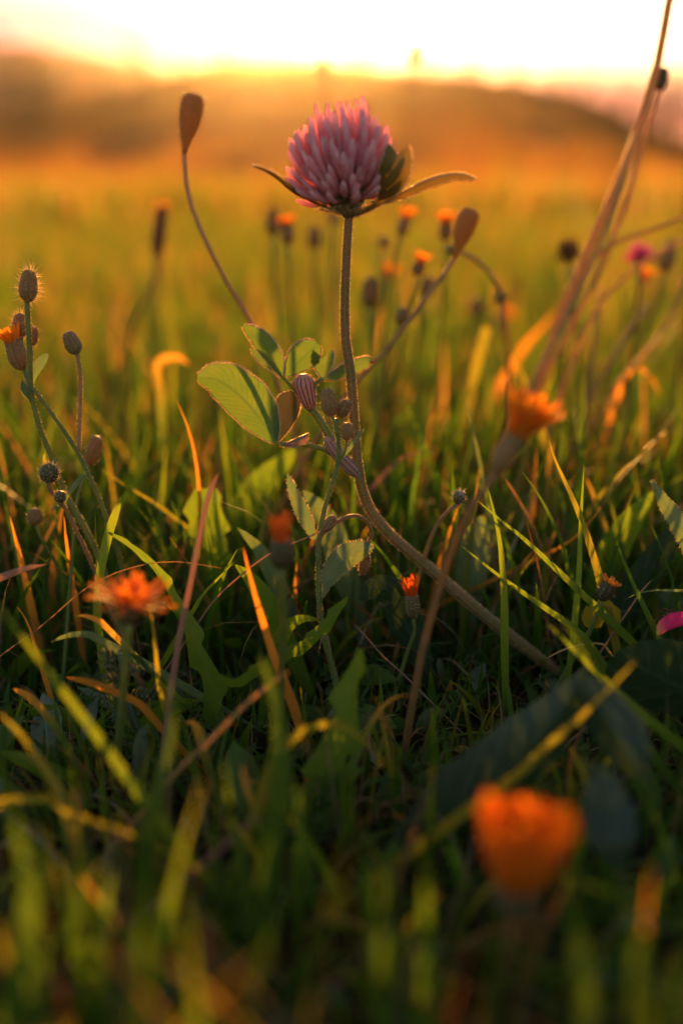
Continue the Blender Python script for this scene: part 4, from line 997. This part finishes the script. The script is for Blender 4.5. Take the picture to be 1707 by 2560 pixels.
blade('short pale stick with a pointed tip beside the withering orange flower', [(1628, 1452, .24), (1605, 1478, .24), (1580, 1515, .24), (1550, 1560, .241)], 10, M_straw_pink, name='dry_stalk', cat='stalk', prof=p_straw, fold=.8)
blade('crooked brown stem lying diagonally in the dark foreground', [(640, 2040, .158), (560, 2120, .156), (480, 2190, .154), (400, 2260, .152), (330, 2310, .15)], 24, M_straw_pink, name='dry_stalk', cat='stalk', prof=p_straw, fold=.8)
blade('grey dead straw lying in the black gap of the foreground', [(455, 2262, .152), (500, 2290, .152), (545, 2335, .151), (600, 2385, .15)], 22, M_straw_pale, name='dry_stalk', cat='stalk', prof=p_straw, fold=.8)
blade('orange brown straw slanting across the foreground behind the arched blade', [(720, 1680, .19), (620, 1760, .188), (530, 1850, .186), (450, 1925, .184), (420, 1960, .183)], 22, M_stem_red, name='dry_stalk', cat='stalk', prof=p_straw, fold=.8)
blade('cut off yellowing blade standing in the blurred grass right of the clover', [(1216, 818, .40), (1200, 880, .40), (1180, 960, .40), (1158, 1060, .40), (1140, 1160, .40)], 26, M_blade_yel, prof=lambda t: .85 + .15 * t, fold=.15)
blade('lime blade tip leaning left behind the orange hawkweed', [(1278, 850, .36), (1296, 910, .36), (1322, 980, .36), (1345, 1050, .36)], 20, M_blade_yel)
blade('yellow blade tip leaning right behind the orange hawkweed', [(1392, 905, .36), (1372, 960, .36), (1345, 1020, .36), (1330, 1080, .36)], 18, M_blade_yel)
blade('short orange leaf tip pointing up in the blurred grass by the straws', [(1390, 770, .46), (1362, 810, .46), (1330, 845, .46), (1290, 900, .46)], 30, M_blade_org)
blade('thin grey green blade standing right of the bowed stem', [(1158, 970, .29), (1172, 1030, .29), (1185, 1090, .29), (1200, 1160, .292)], 12, M_grey_leaf)
blade('pink brown dry blade lying level behind the clover stem node', [(1090, 1118, .31), (1050, 1130, .31), (1010, 1146, .31), (975, 1170, .312)], 20, M_straw_pink)
blade('orange curled blade arching over in the grass at the right', [(1650, 990, .37), (1625, 940, .37), (1590, 920, .37), (1555, 960, .37), (1530, 1040, .37)], 20, M_blade_org)
blade('pale curled dead leaf tip with a painted glow in the grass left of the clover', [(474, 912, .37), (448, 892, .37), (410, 894, .37), (390, 915, .372), (395, 960, .375), (402, 1040, .38)], 24, M_blade_tip, prof=p_round, face=.3)
G4 = 'wide soft blades right at the lens'
LBS = iter(['wide soft green blade leaning right beside the broad yellow green blade', 'widest soft green blade leaning left at the lens', 'soft dark blade crossing the lying yellow blade', 'wide soft blade standing before the dandelion leaf', 'dim wide blade rising under the big orange hawkweed', 'dim olive blade rising below the hanging grey green leaf', 'narrow soft blade beside the thin one with a glow painted on its tip', 'narrow soft blade below the wide one before the dandelion leaf'])
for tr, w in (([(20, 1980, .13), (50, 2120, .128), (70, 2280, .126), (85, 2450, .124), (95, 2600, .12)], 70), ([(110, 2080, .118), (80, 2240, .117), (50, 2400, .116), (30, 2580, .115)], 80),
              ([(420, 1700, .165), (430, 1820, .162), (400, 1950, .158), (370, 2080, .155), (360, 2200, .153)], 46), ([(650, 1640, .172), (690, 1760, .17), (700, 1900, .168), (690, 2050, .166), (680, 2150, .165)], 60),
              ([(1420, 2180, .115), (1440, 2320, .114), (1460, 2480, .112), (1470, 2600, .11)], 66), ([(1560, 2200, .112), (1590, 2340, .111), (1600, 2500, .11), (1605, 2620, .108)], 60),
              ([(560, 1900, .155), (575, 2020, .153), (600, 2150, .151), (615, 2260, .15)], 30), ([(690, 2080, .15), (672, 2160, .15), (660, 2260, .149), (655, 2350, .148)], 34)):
    blade(next(LBS), tr, w, M_blade_deep_shade, fold=.15, group=G4)

# ------------------------------------------------------------------ broad leaves
def bleaf(label, tr, w, mat, name='broad_leaf', cat='leaf', teeth=0, amp=.35, hair=0, root=False, **k):
    P = pts3(tr)
    if root: P = to_ground(P)
    k.setdefault('n', 26); k.setdefault('cross', 3); k.setdefault('prof', p_lance); k.setdefault('fold', .2)
    if teeth:
        def saw(ph):
            def g(t):
                x = (t * teeth + ph) % 1.0
                return 1 - amp + amp * 1.6 * (x ** 1.6) * (1 if x < .86 else (1 - x) / .14)
            return g
        k['wl'], k['wr'] = saw(.15), saw(.6); k['n'] = 44
    o = leaf(None, name, P, w, mat, **k) if False else None
    kk = pxm(P[len(P) // 2]); mb = MB(); ribbon(mb, P, w * kk, seed=rnd.random(), **k)
    o = mb.build(name, mat, loc=P[-1])
    if hair:
        m = 2 * k['cross'] + 1; V = [v.co.copy() for v in o.data.vertices]; pts, dirs = [], []
        for side in (0, m - 1):
            for _ in range(hair):
                i = rnd.randrange(k['n'] - 1); t = rnd.random()
                p = V[i * m + side].lerp(V[(i + 1) * m + side], t); c = V[i * m + m // 2]
                pts.append(p + o.location); dirs.append((p - c).normalized())
        hairs(o, pts, dirs, .0009, .00009, M_hair, 5, .3)
    return tag(o, label, cat)
bleaf('long arching toothed leaf with big lobes on its right edge', [(270, 1332, .238), (347, 1378, .237), (402, 1440, .236), (452, 1515, .234), (480, 1590, .232), (520, 1692, .23), (542, 1790, .228)], 74, M_thin_leaf, 'toothed_leaf', teeth=4.5, amp=.55, prof=lambda t: np.interp(t, [0, .1, .35, .6, .85, 1], [.12, .32, .5, 1, .95, .4]), root=True)
bleaf('toothed leaf lying in a low curve under the small budding herb', [(868, 1492, .232), (840, 1530, .231), (782, 1598, .229), (694, 1652, .227), (623, 1690, .226), (580, 1712, .226), (545, 1690, .226)], 52, M_thin_leaf, 'toothed_leaf', teeth=5, amp=.4, prof=lambda t: np.interp(t, [0, .12, .6, 1], [.15, .7, 1, .5]))
bleaf('smooth narrow leaf arching over behind the low toothed leaf', [(800, 1552, .236), (760, 1548, .236), (722, 1566, .236), (695, 1618, .236), (680, 1680, .236)], 44, M_thin_leaf, fold=.3, root=True)
bleaf('big lobed dandelion leaf standing in the shaded foreground', [(900, 1622, .2), (882, 1700, .199), (862, 1780, .197), (842, 1870, .195), (826, 1950, .193), (815, 2010, .192)], 150, M_thin_leaf, 'dandelion_leaf', teeth=2.6, amp=.55, prof=lambda t: np.interp(t, [0, .2, .45, .75, 1], [.12, .5, .8, 1, .7]), root=True)
bleaf('small grey green leaf lying on its side left of the feathery plant', [(128, 1606, .226), (170, 1592, .226), (220, 1592, .227), (280, 1625, .228)], 46, M_grey_leaf, fold=.4, face=.3, root=True)
bleaf('grey green pointed leaf rising behind the red orange cup', [(594, 1320, .262), (620, 1345, .262), (655, 1385, .263), (684, 1445, .264)], 46, M_grey_leaf, root=True)
bleaf('thin yellow green leaf glowing in the light left of the low toothed leaf', [(588, 1412, .25), (620, 1442, .25), (655, 1490, .25), (690, 1560, .25)], 62, M_thin_leaf, root=True)
bleaf('crinkled green leaf standing upright behind the dry pinkish stalk', [(510, 1222, .285), (512, 1270, .285), (516, 1330, .286), (522, 1400, .288)], 120, M_thin_leaf, 'crinkled_leaf', teeth=5, amp=.25, wave=.06, prof=lambda t: np.interp(t, [0, .1, .4, .8, 1], [.5, .9, 1, .8, .4]), root=True)
bleaf('broad lime green leaf leaning left behind the clover leaf stalk', [(740, 1120, .32), (700, 1165, .32), (650, 1220, .32), (610, 1290, .322)], 90, M_thin_leaf, root=True)
bleaf('wide grey green leaf behind the long pointed leaf of the small herb', [(756, 1226, .275), (790, 1262, .275), (825, 1320, .275), (850, 1400, .276)], 74, M_grey_leaf, root=True)
bleaf('round grey green leaf low beside the small closing flower', [(900, 1500, .25), (940, 1470, .25), (985, 1490, .25), (1010, 1550, .25)], 90, M_dock, prof=p_obov, root=True)
bleaf('hairy plantain leaf reaching in from the right edge', [(1628, 1200, .243), (1660, 1255, .243), (1705, 1320, .243), (1750, 1390, .243), (1800, 1470, .244)], 92, M_grey_leaf, 'plantain_leaf', hair=260, prof=lambda t: np.interp(t, [0, .1, .4, .8, 1], [.06, .4, .9, 1, .7]), root=True)
bleaf('lime green plantain leaf standing behind the hairy one', [(1632, 1230, .285), (1590, 1290, .285), (1550, 1350, .285), (1515, 1425, .286)], 84, M_thin_leaf, 'plantain_leaf', root=True)
bleaf('dull green leaf leaning behind the withering orange flower', [(1700, 1300, .27), (1660, 1370, .27), (1610, 1450, .27), (1560, 1530, .27)], 90, M_dock, 'plantain_leaf', root=True)
bleaf('tall dull green leaf behind the upright blades right of the stem', [(1205, 1290, .28), (1190, 1360, .28), (1180, 1440, .28), (1175, 1520, .28)], 84, M_grey_leaf, prof=p_obov, root=True)
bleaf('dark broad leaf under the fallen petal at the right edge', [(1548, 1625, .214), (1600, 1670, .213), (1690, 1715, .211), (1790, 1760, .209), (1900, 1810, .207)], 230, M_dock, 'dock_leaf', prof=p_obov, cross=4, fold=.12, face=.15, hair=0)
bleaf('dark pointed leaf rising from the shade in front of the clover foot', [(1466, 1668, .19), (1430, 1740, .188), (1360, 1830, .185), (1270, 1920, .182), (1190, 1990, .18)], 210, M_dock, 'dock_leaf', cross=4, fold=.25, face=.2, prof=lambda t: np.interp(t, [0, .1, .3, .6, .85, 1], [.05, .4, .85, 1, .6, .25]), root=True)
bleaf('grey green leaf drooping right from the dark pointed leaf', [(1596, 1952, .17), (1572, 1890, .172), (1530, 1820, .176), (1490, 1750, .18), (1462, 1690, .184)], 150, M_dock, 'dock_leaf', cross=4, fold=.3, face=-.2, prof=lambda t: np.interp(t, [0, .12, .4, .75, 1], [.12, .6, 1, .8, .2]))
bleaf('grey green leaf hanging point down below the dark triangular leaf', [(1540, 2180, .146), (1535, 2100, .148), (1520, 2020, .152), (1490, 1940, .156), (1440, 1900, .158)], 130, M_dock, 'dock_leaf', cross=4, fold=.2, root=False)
bleaf('round yellow green dying leaf behind the withering orange flower', [(1458, 1560, .246), (1490, 1545, .246), (1525, 1540, .247), (1550, 1570, .248)], 84, M_blade_yel, 'dying_leaf', prof=p_obov, teeth=6, amp=.12)

# ------------------------------------------------------------------ feathery plants
def frond(mb, base, d, L, w, npair, r, nrm):
    side = d.cross(nrm).normalized()
    tube(mb, [base, base + d * L * .5 + nrm * L * .06, base + d * L], (w, w * .5), n=5, sides=4)
    for i in range(npair):
        t = .2 + .8 * i / npair
        p = base + d * (L * t) + nrm * L * .06
        for s in (-1, 1):
            q = (d * .7 + side * s * r.uniform(.6, 1.1) + nrm * r.uniform(-.2, .4)).normalized()
            l = L * .34 * (1.1 - t * .6) * r.uniform(.7, 1.2)
            P = [p + q * l, p + q * l * .5 + nrm * l * .1, p]
            ribbon(mb, P, w * 3.0, n=4, cross=1, prof=lambda t: .4 + .6 * math.sin(math.pi * min(1, t + .2)), face=r.uniform(0, 3))
fp = to_ground(pts3([(300, 1634, .222), (306, 1690, .222), (316, 1740, .222), (334, 1790, .221), (354, 1840, .221), (392, 1905, .22)]))
fe = thing('yarrow', fp[-1], 'feathery grey green plant with a glow painted on its leaf tips under the drooping hawkweed', 'herb')
stem(fe, fp, (6, 9), M_grey_leaf, n=20)
Q = smooth_path(fp, 20); fr = random.Random(3)
for i in range(1, 16):
    for s in ((-1,) if i % 3 else (-1, 1)):
        mb = MB(); d = Vector((s * fr.uniform(.7, 1.0), fr.uniform(-.3, .3), fr.uniform(.15, .6))).normalized()
        frond(mb, Q[i], d, fr.uniform(.0045, .0075), .00022, 5, fr, Vector((0, -.5, .8)).normalized())
        mb.build('leaflet', M_feather, fe)
mb = MB(); fr = random.Random(12)
for _ in range(300):
    y = fr.uniform(.13, .30); x = fr.uniform(-1, 1) * (.36 * y + .03)
    a = fr.uniform(0, 6.28); d = Vector((math.cos(a), math.sin(a) * .8, fr.uniform(.25, 1.0))).normalized()
    frond(mb, Vector((x, y, relief(x, y) + fr.uniform(0, .008))), d, fr.uniform(.008, .016), .00022, 5, fr, Vector((d.y * .3, -.6, .6)).normalized())
fo = mb.build('feathery_foliage', M_feather_low, kind='stuff'); tag(fo, 'fine feathery foliage low among the grass roots', 'foliage')
# low pointed-leaved ground cover between the blades
def cover(name, label, n, y0, y1, lmin, lmax, mat, seed, wmin=.16, wmax=.36):
    mb = MB(); fr = random.Random(seed)
    for _ in range(n):
        y = y0 + (y1 - y0) * math.sqrt(fr.random()); x = fr.uniform(-1, 1) * (.40 * y + .04)
        a = fr.uniform(0, 6.28); L = fr.uniform(lmin, lmax); up = fr.uniform(.1, .95)
        d = Vector((math.cos(a) * (1 - up * .6), math.sin(a) * (1 - up * .6), up)).normalized()
        b = Vector((x, y, relief(x, y) - .002)); hmax = cap_height(y) * .8
        if d.z * L > hmax: L = hmax / d.z
        ribbon(mb, [b + d * L + Vector((d.x, d.y, -.6)) * L * .2, b + d * L * .6, b], L * fr.uniform(wmin, wmax), n=7, cross=1, prof=p_lance, fold=.25, face=fr.uniform(-1.2, 1.2), seed=fr.random())
    o = mb.build(name, mat, kind='stuff'); tag(o, label, 'foliage')
cover('ground_cover', 'low pointed green leaves filling the turf between grass blades', 1000, .10, .75, .012, .03, M_thin_leaf, 31)
cover('grey_ground_cover', 'low grey green leaves filling the turf between grass blades', 420, .12, .45, .012, .03, M_grey_leaf, 32)
cover('clover_ground_cover', 'small rounded clover leaves low in the turf', 700, .12, .5, .006, .013, M_clover_leaf, 33, .5, .8)
# litter chips
# ------------------------------------------------------------------ shrubs on the hill
M_bark = earth('shrub_bark', [(.3, (.05, .035, .025)), (.7, (.12, .085, .06))], 8)
M_shrub = leafy('shrub_leaf', (.035, .05, .016), (.07, .08, .015), .35, rough=.6, scale=3, bump=0)
def shrub_parts(seed, tall):
    r = random.Random(seed)
    tb, cb = MB(), MB()
    tube(tb, [(0, 0, -.4), (.05, 0, .9), (.0, .1, 2.0 * tall)], (.16, .07), n=8, sides=7)
    for k in range(6):
        a = k * 1.05 + r.uniform(-.3, .3); z0 = .5 + .22 * k * tall
        tube(tb, [(0, 0, z0), (math.cos(a) * .5, math.sin(a) * .5, z0 + .5 * tall), (math.cos(a) * 1.0, math.sin(a) * 1.0, z0 + 1.1 * tall)], (.06, .02), n=6, sides=5)
    cl = [(Vector((r.gauss(0, .65), r.gauss(0, .65), r.uniform(.7, 2.7) * tall)), r.uniform(.35, .7)) for _ in range(24)]
    for c, s in cl:
        for _ in range(48):
            d = Vector((r.gauss(0, 1), r.gauss(0, 1), r.gauss(0, 1))).normalized() * s * r.random() ** .4
            p = c + d; u = Vector((r.gauss(0, 1), r.gauss(0, 1), r.gauss(0, 1))).normalized(); w = u.orthogonal().normalized()
            l = r.uniform(.07, .14)
            cb.add([p, p + u * l * .5 + w * l * .3, p + u * l, p + u * l * .5 - w * l * .3], [(0, 1, 2, 3)])
    return tb, cb
protos = []
for sd, tl in ((1, 1.0), (2, 1.6)):
    tb, cb = shrub_parts(sd, tl)
    protos.append((mesh_data('trunk', tb.v, tb.f, M_bark), mesh_data('crown', cb.v, cb.f, M_shrub, True, cb.l)))
def shrub(px, r_, s, kind, label, group=None, py=None):
    a = elev_of(px * D, 300)[0]
    loc = Vector((r_ * math.sin(a), r_ * math.cos(a), hill.z(a, r_)))
    t = thing('tree' if kind else 'shrub', loc, label, 'tree' if kind else 'shrub', group)
    for nm, me in zip(('trunk', 'crown'), protos[kind]):
        o = bpy.data.objects.new(nm, me); C.objects.link(o); o.parent = t
        o.scale = (s, s, s); o.rotation_euler = (0, 0, px * .7)
shrub(330, 200, 3.0, 1, 'tall dark tree on the glowing slope behind the bent seed head')
shrub(60, 330, 5.5, 1, 'big dark tree high on the slope at the left edge')
shrub(1500, 120, 3.0, 0, 'broad dark bush at the foot of the hill behind the slanting straws')
for i, (px, r_, s) in enumerate(((20, 260, 4.5), (110, 300, 4), (180, 380, 4), (250, 330, 3.4), (90, 180, 2.6), (1420, 140, 2.6), (1560, 130, 3.4), (1340, 190, 3), (1280, 300, 3.6), (1180, 380, 4), (1090, 420, 4), (980, 460, 4), (830, 470, 3.5), (420, 420, 4), (520, 300, 3), (1230, 180, 2.2), (1050, 250, 2.6))):
    shrub(px, r_, s, 0, 'dark scrub bush scattered on the hazy hillside', 'bushes scattered on the hill')
# ------------------------------------------------------------------ evening haze
m, N, L = new_mat('evening_haze')
ho = N.new('ShaderNodeOutputMaterial'); hv = N.new('ShaderNodeVolumePrincipled')
hv.inputs['Color'].default_value = (0.96, 0.86, 0.78, 1)
hv.inputs['Density'].default_value = HAZE_D
hv.inputs['Density Attribute'].default_value = ''
hv.inputs['Anisotropy'].default_value = 0.88
L.new(hv.outputs[0], ho.inputs['Volume'])
try: m.cycles.homogeneous_volume = True
except Exception: pass
bx0, bx1, by0, by1, bz0, bz1 = -7300, 7300, -1300, 7400, -4.0, 126.0
hvx = [(x, y, z) for z in (bz0, bz1) for y in (by0, by1) for x in (bx0, bx1)]
hz = MB().add(hvx, [(0, 2, 3, 1), (4, 5, 7, 6), (0, 1, 5, 4), (2, 6, 7, 3), (0, 4, 6, 2), (1, 3, 7, 5)]).build('haze', m, kind='stuff', smooth=False)
tag(hz, 'warm evening haze over the meadow and hills', 'haze')
